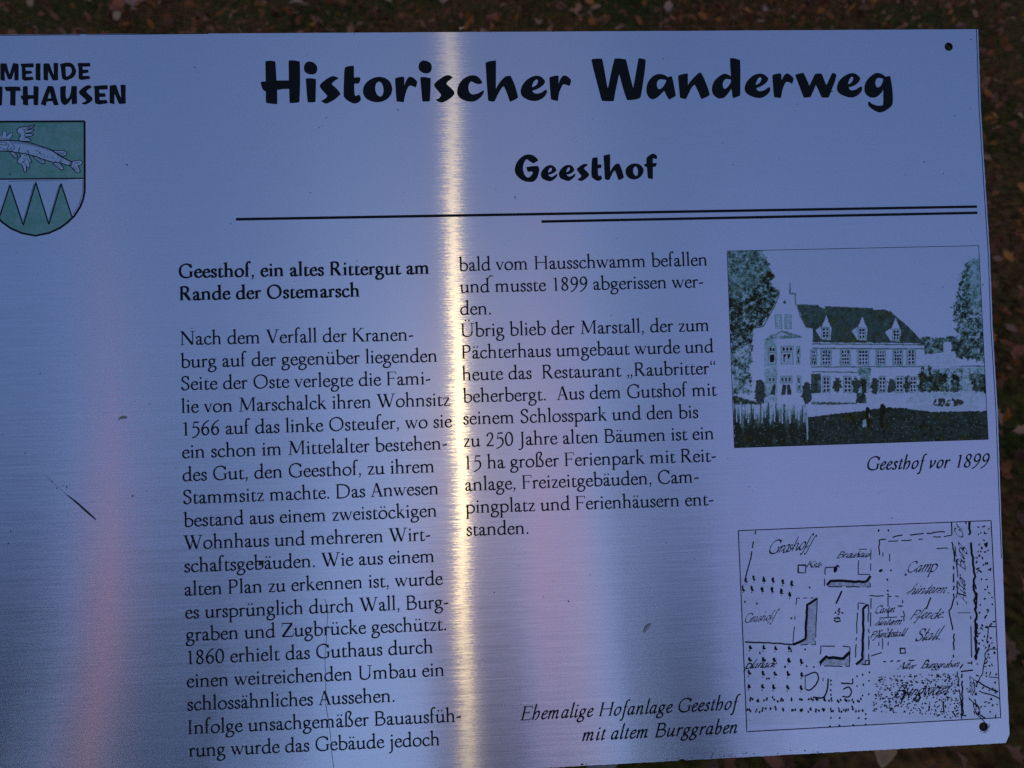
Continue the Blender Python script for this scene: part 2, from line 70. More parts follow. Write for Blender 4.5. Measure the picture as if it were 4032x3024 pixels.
CAPS = [[[(-280.31,186.79,1),(-279.78,187.08,0),(-277.18,187.06,1),(-276.83,186.58,0),(-275.84,182.22,0),(-275.34,180.94,1),(-274.8,182.57,0),(-273.52,186.92,1),(-273.17,187.21,0),(-271.09,186.83,1),(-270.47,186.35,0),(-270.45,182.17,0),(-270.58,177.63,1),(-271.21,177.35,0),(-272.77,177.47,1),(-272.76,178.2,0),(-272.81,182.92,1),(-273.43,180.74,0),(-274.26,178.21,1),(-274.85,178.0,0),(-276.07,178.01,1),(-276.58,178.96,0),(-277.59,181.87,0),(-278.03,182.78,1),(-278.06,180.42,0),(-277.88,177.52,1),(-278.51,177.3,0),(-280.24,177.72,1),(-280.41,178.63,0)]],[[(-269.42,186.52,1),(-269.0,186.81,0),(-265.51,186.93,0),(-262.54,187.02,1),(-262.27,186.83,1),(-262.26,185.01,1),(-262.75,184.73,0),(-266.76,184.69,1),(-266.61,182.87,1),(-263.82,182.84,1),(-263.41,182.48,1),(-263.14,181.46,1),(-263.67,181.21,0),(-266.57,180.87,1),(-266.58,179.42,1),(-262.82,179.31,1),(-262.31,177.92,1),(-263.19,177.57,0),(-267.21,177.17,1),(-268.42,177.8,0),(-268.65,178.52,0),(-268.71,182.16,0),(-268.75,184.7,0)]],[[(-261.15,186.64,1),(-260.62,186.93,0),(-258.88,186.92,1),(-258.54,186.44,0),(-258.66,182.07,0),(-258.66,177.53,1),(-259.18,177.24,0),(-261.1,177.55,1),(-261.26,178.46,0)]],[[(-256.96,186.43,1),(-256.43,186.86,0),(-253.81,186.88,1),(-253.3,185.67,0),(-251.96,181.66,0),(-251.35,180.38,1),(-251.4,183.83,0),(-251.47,186.93,1),(-251.01,187.18,0),(-249.26,186.99,1),(-248.95,186.73,0),(-249.09,182.0,0),(-249.04,177.81,1),(-249.4,177.34,0),(-251.67,177.21,1),(-252.19,177.65,0),(-253.72,180.94,0),(-254.4,182.4,1),(-254.53,180.22,0),(-254.46,177.49,1),(-254.99,177.21,0),(-256.74,177.51,1),(-257.0,178.42,0)]],[[(-238.4,186.65,1),(-237.69,187.01,0),(-234.71,186.98,0),(-231.72,187.03,1),(-231.41,186.59,1),(-231.39,185.13,1),(-231.75,184.95,0),(-235.72,184.88,1),(-235.57,183.16,1),(-232.66,183.14,1),(-232.4,181.68,1),(-232.86,181.42,0),(-235.6,181.08,1),(-235.59,179.62,1),(-232.01,179.59,1),(-231.5,178.02,1),(-232.38,177.85,0),(-236.43,177.33,1),(-237.65,177.89,0),(-237.91,178.99,0),(-237.84,183.73,0),(-238.17,185.55,0)]],[[(-288.71,186.53,1),(-288.29,186.81,0),(-284.82,186.93,0),(-281.87,187.02,1),(-281.59,186.84,1),(-281.58,185.02,1),(-282.07,184.73,0),(-286.06,184.69,1),(-285.91,182.88,1),(-283.13,182.86,1),(-282.72,182.49,1),(-282.46,181.47,1),(-282.98,181.22,0),(-285.87,180.89,1),(-285.88,179.44,1),(-282.14,179.33,1),(-281.63,177.95,1),(-282.5,177.59,0),(-286.5,177.19,1),(-287.71,177.82,0),(-287.94,178.55,0),(-288.0,182.17,0),(-288.04,184.71,0)]],[[(-289.23,184.88,1),(-289.84,185.8,0),(-291.08,186.77,0),(-292.57,187.07,0),(-294.07,186.74,0),(-295.83,185.32,0),(-296.98,183.38,0),(-297.29,181.55,0),(-296.89,179.99,0),(-295.66,178.54,0),(-293.92,177.56,0),(-292.18,177.29,0),(-290.93,177.46,0),(-289.8,178.62,0),(-289.2,180.18,0),(-288.96,181.74,0),(-289.32,182.92,1),(-290.87,182.93,0),(-293.12,182.64,1),(-293.37,182.43,1),(-293.08,181.39,0),(-292.76,180.86,1),(-291.89,180.99,0),(-291.14,180.8,1),(-291.4,180.07,0),(-292.16,179.16,0),(-293.04,178.91,0),(-293.78,179.57,0),(-294.38,181.01,0),(-294.49,182.57,0),(-294.1,184.13,0),(-293.46,185.17,0),(-292.96,185.3,1),(-292.35,184.77,0),(-290.98,183.85,1)]],[[(-287.82,173.69,1),(-287.3,174.12,0),(-285.56,174.11,1),(-285.22,173.67,0),(-285.14,169.21,1),(-282.15,169.11,1),(-282.03,173.82,1),(-281.75,174.18,0),(-279.84,173.98,1),(-279.32,173.54,0),(-279.45,168.72,0),(-279.72,163.66,1),(-280.14,163.37,0),(-282.05,163.5,1),(-282.14,164.41,0),(-282.11,167.01,1),(-283.57,167.03,0),(-285.06,166.61,1),(-285.1,163.35,1),(-285.52,163.25,0),(-287.76,163.81,1),(-287.93,164.47,0),(-287.84,166.53,1),(-288.42,166.64,1),(-289.09,168.64,1),(-288.92,168.93,0),(-287.88,168.88,1)]],[[(-289.31,170.56,1),(-289.94,171.51,0),(-291.23,172.53,0),(-292.79,172.84,0),(-294.35,172.51,0),(-296.18,171.03,0),(-297.37,169.01,0),(-297.7,167.11,0),(-297.28,165.48,0),(-296.0,163.98,0),(-294.2,162.96,0),(-292.38,162.67,0),(-291.08,162.85,0),(-289.91,163.51,0),(-288.99,164.59,1),(-289.76,165.41,1),(-290.8,164.74,0),(-292.11,164.29,0),(-293.27,164.36,0),(-294.04,165.04,0),(-294.67,166.54,0),(-294.79,168.17,0),(-294.38,169.79,0),(-293.72,170.87,0),(-293.2,171.0,1),(-292.55,170.45,0),(-291.14,169.49,1)]],[[(-309.19,173.71,1),(-308.33,173.99,0),(-304.87,174.21,0),(-301.94,174.37,1),(-301.59,174.0,1),(-301.61,172.19,1),(-302.13,171.95,0),(-306.28,171.88,1),(-306.13,169.89,1),(-303.02,169.86,1),(-302.76,168.05,1),(-303.39,167.77,0),(-306.05,167.72,1),(-305.99,166.1,1),(-302.2,166.06,1),(-301.63,164.25,1),(-302.56,164.0,0),(-306.54,163.5,1),(-308.08,164.13,0),(-308.52,164.86,0),(-308.65,169.19,0),(-308.69,171.72,0)]],[[(-310.23,173.72,1),(-309.7,174.15,0),(-307.98,174.13,1),(-307.64,173.7,0),(-307.55,169.25,1),(-304.58,169.15,1),(-304.46,173.85,1),(-304.18,174.21,0),(-302.28,174.01,1),(-301.77,173.57,0),(-301.89,168.76,0),(-302.15,163.71,1),(-302.57,163.43,0),(-304.47,163.55,1),(-304.56,164.46,0),(-304.53,167.06,1),(-305.98,167.07,0),(-307.47,166.65,1),(-307.51,163.41,1),(-307.92,163.3,0),(-310.15,163.87,1),(-310.32,164.52,0),(-310.23,166.57,1),(-310.82,166.69,1),(-311.48,168.68,1),(-311.31,168.97,0),(-310.28,168.92,1)]],[[(-278.21,173.35,1),(-277.69,173.82,0),(-273.69,173.96,0),(-270.21,173.82,1),(-269.8,173.45,0),(-269.44,171.64,1),(-269.89,171.42,0),(-272.15,171.48,1),(-272.31,167.67,0),(-272.36,163.51,1),(-272.78,163.15,0),(-275.03,163.54,1),(-275.31,163.9,0),(-275.16,167.7,0),(-275.21,171.4,1),(-276.5,171.34,0),(-277.37,171.53,1)]],[[(-268.3,173.62,1),(-267.77,174.05,0),(-266.03,174.04,1),(-265.68,173.6,0),(-265.6,169.13,1),(-262.61,169.03,1),(-262.47,173.75,1),(-262.19,174.11,0),(-260.27,173.91,1),(-259.76,173.47,0),(-259.89,168.64,0),(-260.17,163.56,1),(-260.59,163.28,0),(-262.51,163.4,1),(-262.6,164.31,0),(-262.57,166.92,1),(-264.03,166.94,0),(-265.53,166.52,1),(-265.58,163.26,1),(-265.99,163.15,0),(-268.25,163.72,1),(-268.42,164.37,0),(-268.32,166.44,1),(-268.91,166.55,1),(-269.58,168.55,1),(-269.4,168.84,0),(-268.36,168.8,1)]],[[(-248.06,172.89,1),(-247.7,173.61,0),(-245.24,174.06,1),(-244.9,173.77,0),(-245.05,170.68,0),(-244.98,167.77,0),(-244.3,166.6,1),(-243.23,167.75,0),(-242.32,170.29,0),(-241.92,173.56,1),(-241.49,173.99,0),(-239.11,173.9,1),(-238.87,173.53,0),(-239.01,169.16,0),(-238.9,164.25,1),(-239.26,163.89,0),(-241.65,163.62,1),(-241.88,164.28,0),(-241.84,167.01,1),(-242.74,165.56,0),(-244.16,163.94,0),(-245.57,163.3,0),(-246.79,163.79,0),(-247.81,165.61,0),(-248.04,169.25,0)]],[[(-230.81,173.09,1),(-231.39,174.01,0),(-232.44,174.35,0),(-234.55,173.67,0),(-237.04,171.69,0),(-237.83,170.43,0),(-237.25,169.15,0),(-235.35,167.31,0),(-233.79,165.83,1),(-235.04,164.76,0),(-236.45,164.41,1),(-235.93,163.67,0),(-234.71,163.37,0),(-232.94,164.01,0),(-230.99,165.44,0),(-230.45,166.71,0),(-231.13,167.81,0),(-232.86,169.47,0),(-233.89,170.82,1),(-233.18,171.66,0),(-231.76,172.55,0)]],[[(-229.81,173.63,1),(-228.93,173.91,0),(-225.41,174.14,0),(-222.42,174.29,1),(-222.07,173.92,1),(-222.1,172.1,1),(-222.63,171.85,0),(-226.85,171.78,1),(-226.71,169.77,1),(-223.54,169.74,1),(-223.29,167.92,1),(-223.93,167.63,0),(-226.64,167.58,1),(-226.59,165.94,1),(-222.72,165.9,1),(-222.15,164.08,1),(-223.11,163.83,0),(-227.16,163.33,1),(-228.73,163.96,0),(-229.18,164.7,0),(-229.29,169.07,0),(-229.32,171.62,0)]],[[(-221.02,173.73,1),(-220.48,174.09,0),(-217.83,174.43,1),(-217.25,173.7,0),(-215.97,169.67,0),(-214.78,166.92,1),(-214.9,170.39,0),(-215.02,174.22,1),(-214.48,174.47,0),(-212.55,174.31,1),(-212.2,173.94,0),(-212.35,168.9,0),(-212.29,164.16,1),(-212.72,163.72,0),(-215.72,163.54,1),(-216.24,164.02,0),(-217.59,167.49,0),(-218.37,169.33,1),(-218.56,166.41,0),(-218.47,163.67,1),(-218.89,163.5,0),(-220.82,163.95,1),(-221.16,164.8,0)]],[[(-248.05,185.99,1),(-246.99,186.71,0),(-243.83,187.31,0),(-241.73,186.86,0),(-240.34,185.57,0),(-239.26,183.01,0),(-239.24,182.1,0),(-240.08,179.73,0),(-241.85,178.29,0),(-244.67,177.15,1),(-246.07,177.6,0),(-246.93,178.34,0),(-247.15,180.16,0),(-247.54,184.53,0)],[(-244.98,184.88,1),(-243.51,184.94,0),(-242.29,184.49,0),(-241.54,183.03,0),(-241.8,181.57,0),(-243.06,179.94,0),(-244.75,179.34,1),(-244.88,181.96,0)]],[[(-254.86,173.86,1),(-254.51,174.15,0),(-252.76,174.02,1),(-251.72,173.58,0),(-250.89,170.73,0),(-249.73,166.0,0),(-248.99,163.63,1),(-249.42,163.34,0),(-251.34,163.11,1),(-251.69,163.65,0),(-252.36,165.48,1),(-253.93,165.49,0),(-255.51,165.26,1),(-255.88,163.15,1),(-256.24,162.94,0),(-258.49,163.73,1),(-258.66,164.09,0),(-257.76,166.44,0),(-256.31,170.42,0)],[(-253.75,170.76,1),(-253.35,169.3,0),(-252.86,167.12,1),(-253.91,167.13,0),(-254.96,166.96,1),(-254.41,168.77,0)]]]
LINES = [('Geesthof, ein altes Rittergut am', 'b', -185.01,64.78,-45.22,64.02,11.77),('Rande der Ostemarsch', 'b', -184.9,52.12,-84.72,51.88,11.77),('Nach dem Verfall der Kranen-', 'r', -184.85,27.11,-55.23,26.25,11.77),('burg auf der gegenüber liegenden', 'r', -184.92,14.33,-42.05,13.79,11.77),('Seite der Oste verlegte die Fami-', 'r', -184.81,1.83,-46.24,1.11,11.77),('lie von Marschalck ihren Wohnsitz', 'r', -185.04,-10.9,-35.5,-11.29,11.77),('1566 auf das linke Osteufer, wo sie', 'r', -184.1,-23.56,-34.53,-23.56,11.77),('ein schon im Mittelalter bestehen-', 'r', -185.0,-36.14,-37.85,-35.94,11.77),('des Gut, den Geesthof, zu ihrem', 'r', -184.98,-48.82,-45.42,-48.67,11.77),('Stammsitz machte. Das Anwesen', 'r', -184.88,-61.48,-43.42,-61.18,11.77),('bestand aus einem zweistöckigen', 'r', -184.86,-74.12,-44.63,-73.64,11.77),('Wohnhaus und mehreren Wirt-', 'r', -185.09,-86.56,-48.64,-86.93,11.77),('schaftsgebäuden. Wie aus einem', 'r', -184.99,-99.24,-46.8,-99.11,11.77),('alten Plan zu erkennen ist, wurde', 'r', -184.98,-112.08,-42.21,-111.92,11.77),('es ursprünglich durch Wall, Burg-', 'r', -184.96,-124.72,-39.55,-125.07,11.77),('graben und Zugbrücke geschützt.', 'r', -184.94,-137.01,-41.19,-137.42,11.77),('1860 erhielt das Guthaus durch', 'r', -184.0,-149.82,-48.88,-149.8,11.77),('einen weitreichenden Umbau ein', 'r', -184.82,-162.45,-42.93,-162.79,11.77),('schlossähnliches Aussehen.', 'r', -184.81,-175.1,-71.09,-175.81,11.77),('Infolge unsachgemäßer Bauausfüh-', 'r', -184.63,-187.91,-34.23,-188.6,11.77),('rung wurde das Gebäude jedoch', 'r', -184.44,-200.36,-46.58,-201.14,11.77),('bald vom Hausschwamm befallen', 'r', -28.36,65.25,115.44,65.4,11.77),('und musste 1899 abgerissen wer-', 'r', -28.18,52.78,112.7,52.71,11.77),('den.', 'r', -28.36,40.26,-10.79,40.01,11.77),('Übrig blieb der Marstall, der zum', 'r', -28.28,27.66,115.11,27.37,11.77),('Pächterhaus umgebaut wurde und', 'r', -28.2,15.08,117.45,14.88,11.77),('heute das  Restaurant „Raubritter“', 'r', -28.37,2.7,118.06,2.36,11.77),('beherbergt.  Aus dem Gutshof mit', 'r', -28.2,-9.75,118.49,-10.14,11.77),('seinem Schlosspark und den bis', 'r', -28.38,-22.27,106.91,-22.7,11.77),('zu 250 Jahre alten Bäumen ist ein', 'r', -28.48,-34.94,115.56,-35.24,11.77),('15 ha großer Ferienpark mit Reit-', 'r', -27.79,-47.54,116.34,-48.05,11.77),('anlage, Freizeitgebäuden, Cam-', 'r', -28.32,-59.81,105.81,-59.73,11.77),('pingplatz und Ferienhäusern ent-', 'r', -28.5,-72.42,113.86,-73.03,11.77),('standen.', 'r', -28.43,-85.11,6.81,-85.34,11.77),('Geesthof vor 1899', 'i', 205.34,-56.07,279.22,-56.54,11.77),('Ehemalige Hofanlage Geesthof', 'i', -1.02,-189.59,125.6,-189.61,11.77),('mit altem Burggraben', 'i', 33.54,-202.9,122.84,-202.99,11.77)]
RULES = [((-152.81,97.25),(278.5,97.02),1.52),((19.76,92.81),(278.61,93.34),1.52)]
RIGHT_EDGE = [(283.32,-211.92),(283.5,-154.96),(284.48,-83.24),(285.31,-23.7),(284.58,25.45),(285.1,67.52),(284.17,120.78),(283.68,155.92),(284.3,203.34)]
BORDER = [([(283.27,203.27),(282.64,155.93),(283.13,120.8),(284.07,67.54),(283.55,25.48),(284.27,-23.66),(283.62,-81.5),(283.44,-110.18)],0.4),([(-285.78,202.9),(-259.62,202.98),(-236.64,202.95)],0.38),([(-233.58,202.95),(-182.98,203.18),(-166.08,203.22)],0.3)]
HOLES = [(265.76,192.91,2.55),(267.98,-206.87,2.69)]
PHOTO = [(127.4,73.62),(278.43,73.79),(278.77,-40.52),(127.29,-40.51)]
CA = [-280.771,0.0223482,-0.000307687,158.443,-0.0003417,-0.0231938]
PB = [94.95779,0.09175231,-0.003252628,-4.886734e-07,-76.35205,-0.003375672,-0.08728911,-9.294839e-07]
PLAN = [(127.86,-85.46),(282.85,-91.31),(277.36,-206.37),(123.44,-198.5)]
SPECKS = [(-173.95,183.87,0.63,0.28,-0.52),(-172.21,181.03,0.21,0.14,0.0),(-212.23,129.13,0.84,0.28,-0.66),(-111.26,190.74,0.28,0.14,-0.79),(-101.07,154.43,0.42,0.21,1.05),(-105.28,148.72,0.35,0.21,0.52),(-103.78,149.86,0.21,0.14,0.0),(-110.98,111.72,0.35,0.21,-0.7),(-178.32,128.03,0.21,0.14,0.0),(-155.77,94.77,0.91,0.14,-0.52),(-272.81,80.97,0.21,0.21,0.0),(-275.83,124.6,0.56,0.28,0.35),(-84.06,202.78,0.28,0.21,0.0),(-6.25,203.14,0.28,0.14,0.0),(-85.74,158.79,0.21,0.14,0.0),(-92.22,153.98,0.14,0.14,0.0),(-60.4,158.51,0.63,0.28,-0.87),(4.92,107.25,0.35,0.56,0.17),(5.42,106.17,0.21,0.28,0.0),(-70.37,131.44,0.14,0.21,0.0),(15.88,142.61,0.21,0.21,0.0),(41.69,139.14,0.14,0.28,0.0),(-58.84,111.14,0.28,0.14,0.0),(-88.28,108.35,0.21,0.14,0.0),(-58.98,105.65,0.21,0.14,0.0),(93.99,187.01,0.21,0.35,0.17),(-6.02,111.62,0.21,0.14,0.0),(62.86,82.26,0.21,0.21,0.0),(-2.1,79.78,0.21,0.21,0.0),(-74.35,84.72,0.21,0.21,0.0),(51.28,152.08,0.35,0.14,0.35),(-36.81,146.83,0.28,0.14,0.0),(-82.05,195.44,0.14,0.14,0.0),(172.45,159.39,0.28,0.35,0.0),(193.7,166.69,0.56,0.28,0.17),(127.07,136.95,0.21,0.28,0.0),(132.98,124.07,0.21,0.21,0.0),(160.35,127.32,0.21,0.21,0.0),(267.67,151.47,0.42,0.28,-0.87),(277.61,155.7,0.21,0.21,0.0),(235.52,116.45,0.21,0.21,0.0),(279.57,197.07,0.35,0.35,0.0),(159.88,200.74,0.28,0.14,0.0),(148.68,92.37,0.7,0.28,0.17),(154.53,96.52,0.42,0.21,0.0),(169.13,75.95,0.21,0.21,0.0),(247.58,124.07,0.35,0.35,0.0),(301.49,116.37,0.28,0.21,0.0),(259.0,117.01,0.28,0.28,0.0),(-261.75,68.78,0.14,0.14,0.0),(-208.93,48.53,0.21,0.14,0.0),(-139.64,40.09,0.21,0.21,0.0),(-178.34,36.37,0.28,0.28,0.0),(-240.4,18.01,0.21,0.21,0.0),(-261.08,13.28,0.28,0.21,0.0),(-235.28,-2.09,0.21,0.14,0.0),(-210.05,-3.53,0.28,0.14,0.0),(-202.11,-5.4,0.7,0.14,-0.7),(-269.6,-30.33,0.35,0.28,0.0),(-188.47,-41.68,0.28,0.14,0.0),(-204.2,-53.35,0.28,0.21,0.0),(-279.27,-52.28,0.28,0.21,0.0),(-255.44,-46.35,0.42,0.28,-0.7),(-253.01,-50.25,0.42,0.28,-0.7),(-247.7,-49.68,0.63,0.42,0.7),(-249.68,-49.1,0.99,0.14,0.0),(-281.75,-19.82,0.21,0.21,0.0),(-212.19,-55.97,0.7,0.35,0.0),(-121.09,61.29,0.21,0.21,0.0),(-85.95,72.19,0.28,0.21,0.0),(58.22,37.98,0.14,0.56,0.09),(75.21,39.35,0.14,0.35,0.0),(46.58,-21.71,0.21,0.21,0.0),(82.0,-5.07,0.21,0.14,0.0),(239.07,64.62,0.21,0.28,0.0),(220.74,56.82,0.14,0.21,0.0),(255.4,49.68,0.35,0.28,-0.35),(135.02,-63.16,0.42,0.21,-0.7),(137.17,-65.9,0.28,0.14,0.0),(211.46,-69.9,0.28,0.14,0.0),(123.0,-46.32,0.28,0.21,0.0),(279.86,50.59,0.42,0.35,0.0),(242.49,22.88,0.21,0.21,0.0),(-277.88,-72.94,0.14,0.63,-0.17),(-279.44,-79.63,0.14,0.63,-0.17),(-198.14,-90.21,0.42,0.14,0.52),(-238.67,-127.67,0.21,0.14,0.0),(-248.18,-146.14,0.14,0.28,0.0),(-164.44,-190.46,0.28,0.21,0.0),(4.48,-95.52,0.35,0.21,0.0),(1.18,-102.96,0.28,0.21,0.0),(85.57,-93.47,0.28,0.21,0.0),(83.9,-102.63,0.28,0.14,0.0),(41.18,-109.82,0.21,0.42,-0.17),(28.36,-124.18,0.42,0.56,0.0),(-13.51,-117.54,0.28,0.42,-0.52),(14.04,-121.14,0.21,0.35,0.52),(20.19,-112.7,0.21,0.21,0.0),(-0.49,-180.76,0.28,0.21,0.0),(-43.69,-202.66,0.21,0.14,0.0),(33.11,-215.88,0.99,0.42,0.0),(35.31,-215.74,0.35,0.21,0.0),(218.66,-84.38,0.42,0.28,-0.35),(101.77,-103.34,0.14,0.63,0.17),(193.17,-110.57,0.14,0.14,0.0)]
SCRATCHES = [([(-108.48,-117.21),(-107.01,-123.7),(-108.3,-142.45),(-109.01,-150.95),(-108.82,-164.59),(-109.38,-173.93)],0.26),([(-109.23,-174.79),(-107.92,-184.2),(-107.07,-191.04),(-106.48,-202.1),(-105.57,-210.54)],0.3),([(-258.54,-43.27),(-254.87,-47.21),(-247.93,-53.83)],0.1)]
DEBRIS = [('conifer_needle', [(-247.93,-53.83),(-243.01,-58.0),(-237.04,-63.73),(-232.21,-68.33)],[0.12,0.35,0.42,0.2],(0.012,0.011,0.01), 'dark needle lying slanted on the lower left of the sign', 'needle'),('seed_husk', [(-219.34,-13.44),(-217.32,-12.31),(-214.81,-12.38)],[0.1,0.75,0.5],(0.3,0.25,0.2), 'small pale brown husk left of the line about Marschalck', 'husk'),('winged_seed', [(70.87,-143.64),(72.75,-140.67),(75.13,-138.77)],[0.5,1.0,0.3],(0.42,0.34,0.36), 'whitish winged seed on the bare metal left of the plan', 'seed'),('dirt_crumb', [(-143.73,-96.92),(-143.11,-95.66),(-141.73,-94.69)],[0.5,1.0,0.5],(0.03,0.03,0.018), 'greenish black crumb of dirt stuck on the word schaftsgebäuden', 'dirt'),('twig_fragment', [(-24.06,204.59),(-23.25,205.13),(-21.0,206.2)],[1.1,1.0,0.2],(0.45,0.28,0.14), 'tiny bright twig fragment on the top edge above the title', 'twig'),('dry_skin_flake', [(-11.95,60.29),(-10.58,62.21),(-8.82,61.82)],[0.2,0.45,0.2],(0.4,0.3,0.26), 'thin brown flake beside the words und musste', 'flake')]
BIG_LEAVES = [(-1.907,3.339,0.07,0.3, False, 1.2,0.2,(0.58,0.31,0.16), 'pale leaf on the grass above the letters MEINDE'),(-1.687,3.38,0.075,1.2, False, 1.6,0.5,(0.58,0.31,0.16), "thin curled pale leaf with a kink, above the left quarter of the sign's top edge"),(-1.495,3.378,0.15,0.5, True, 0.9,0.35,(0.6,0.3,0.2), 'largest pinkish leaf, left of the title and above the top edge'),(-1.503,3.265,0.1,-0.6, True, 0.7,0.3,(0.46,0.13,0.07), 'reddish brown leaf just below the largest pinkish one'),(-1.478,3.154,0.075,0.1, False, 0.5,0.2,(0.58,0.31,0.16), 'flat pale leaf touching the top edge left of the title'),(-0.944,3.464,0.09,0.3, True, 0.7,0.3,(0.46,0.13,0.07), "red-brown leaf at the picture's upper rim above the letter H"),(-0.732,3.286,0.11,2.0, True, 1.0,0.3,(0.6,0.3,0.2), 'broad pinkish leaf above the first letters of the title'),(-0.678,3.406,0.06,0.9, False, 0.8,0.2,(0.58,0.31,0.16), "small pale leaf at the upper rim above the title's first s"),(-0.36,3.375,0.07,0.8, True, 0.9,0.3,(0.58,0.31,0.16), 'tan leaf above the letter t of the title'),(-0.115,3.397,0.09,0.2, True, 0.8,0.4,(0.6,0.3,0.2), 'dusty pink leaf above the sun streak'),(0.3,3.356,0.075,1.8, True, 0.9,0.4,(0.6,0.3,0.2), 'pinkish leaf above the middle of the first title word'),(0.55,3.303,0.07,0.5, False, 0.9,0.2,(0.58,0.2,0.04), 'orange leaf above the end of the first title word'),(0.908,3.285,0.085,-0.3, True, 0.8,0.3,(0.6,0.3,0.2), 'pale pink leaf above the letter W'),(1.168,3.44,0.1,0.4, True, 0.4,0.1,(0.58,0.2,0.04), "bright orange leaf at the picture's upper rim above the second title word"),(1.26,3.233,0.085,1.4, True, 0.7,0.3,(0.58,0.2,0.04), 'orange brown leaf above the letters an'),(1.361,3.237,0.09,2.2, True, 0.8,0.3,(0.6,0.3,0.2), 'pinkish grey leaf above the letter d of the title'),(1.833,3.344,0.085,0.2, True, 1.0,0.4,(0.6,0.3,0.2), 'rosy leaf with a pale stalk, above the end of the title'),(2.556,3.402,0.1,0.7, True, 0.8,0.2,(0.46,0.13,0.07), 'dull red leaf at the upper right corner of the picture'),(2.012,2.449,0.055,2.3, False, 1.3,0.4,(0.58,0.31,0.16), 'pale thin curled leaf right of the sign beside the screw hole'),(1.97,2.198,0.045,1.0, True, 0.9,0.4,(0.58,0.31,0.16), "tan leaf at the right rim of the picture, level with the title's lower edge"),(1.884,2.211,0.05,1.0, True, 0.7,0.4,(0.58,0.2,0.04), 'orange brown leaf hugging the right edge of the sign'),(1.753,1.756,0.055,0.1, True, 0.7,0.3,(0.58,0.2,0.04), 'flat orange leaf right of the double rule'),(1.505,1.388,0.05,0.4, True, 0.9,0.4,(0.58,0.2,0.04), 'rust coloured leaf right of the top of the photograph'),(1.467,1.243,0.03,1.6, False, 1.0,0.4,(0.58,0.31,0.16), "tiny pale leaf right of the photograph's roof"),(1.02,0.365,0.06,0.2, True, 0.9,0.3,(0.46,0.13,0.07), 'rust red leaf right of the plan'),(1.001,0.31,0.045,0.9, True, 0.8,0.3,(0.3,0.12,0.06), 'dark brown leaf right of the lower half of the plan'),(0.926,0.165,0.055,0.5, True, 0.7,0.3,(0.46,0.13,0.07), 'reddish leaf at the right rim beside the lower screw hole'),(0.623,0.094,0.07,-0.5, False, 1.1,0.3,(0.58,0.31,0.16), 'long tan leaf showing below the lower edge of the sign')]
TREES = [(-4.67,-13.2,9.9,2.0,0.6,(0.035,0.04,0.03), 'dark evergreen mirrored between the left pink band and the left column', 3),(0.2,-14.0,9.9,1.35,0.6,(0.035,0.04,0.03), 'dark evergreen mirrored around the foot of the sun streak', 4),(3.58,-13.54,9.6,1.15,0.6,(0.035,0.04,0.03), 'dark evergreen mirrored left of the plan', 5),(-8.81,-10.88,9.3,2.6,0.6,(0.035,0.04,0.03), 'low dark evergreen mirrored at the lower left corner of the sign', 6)]

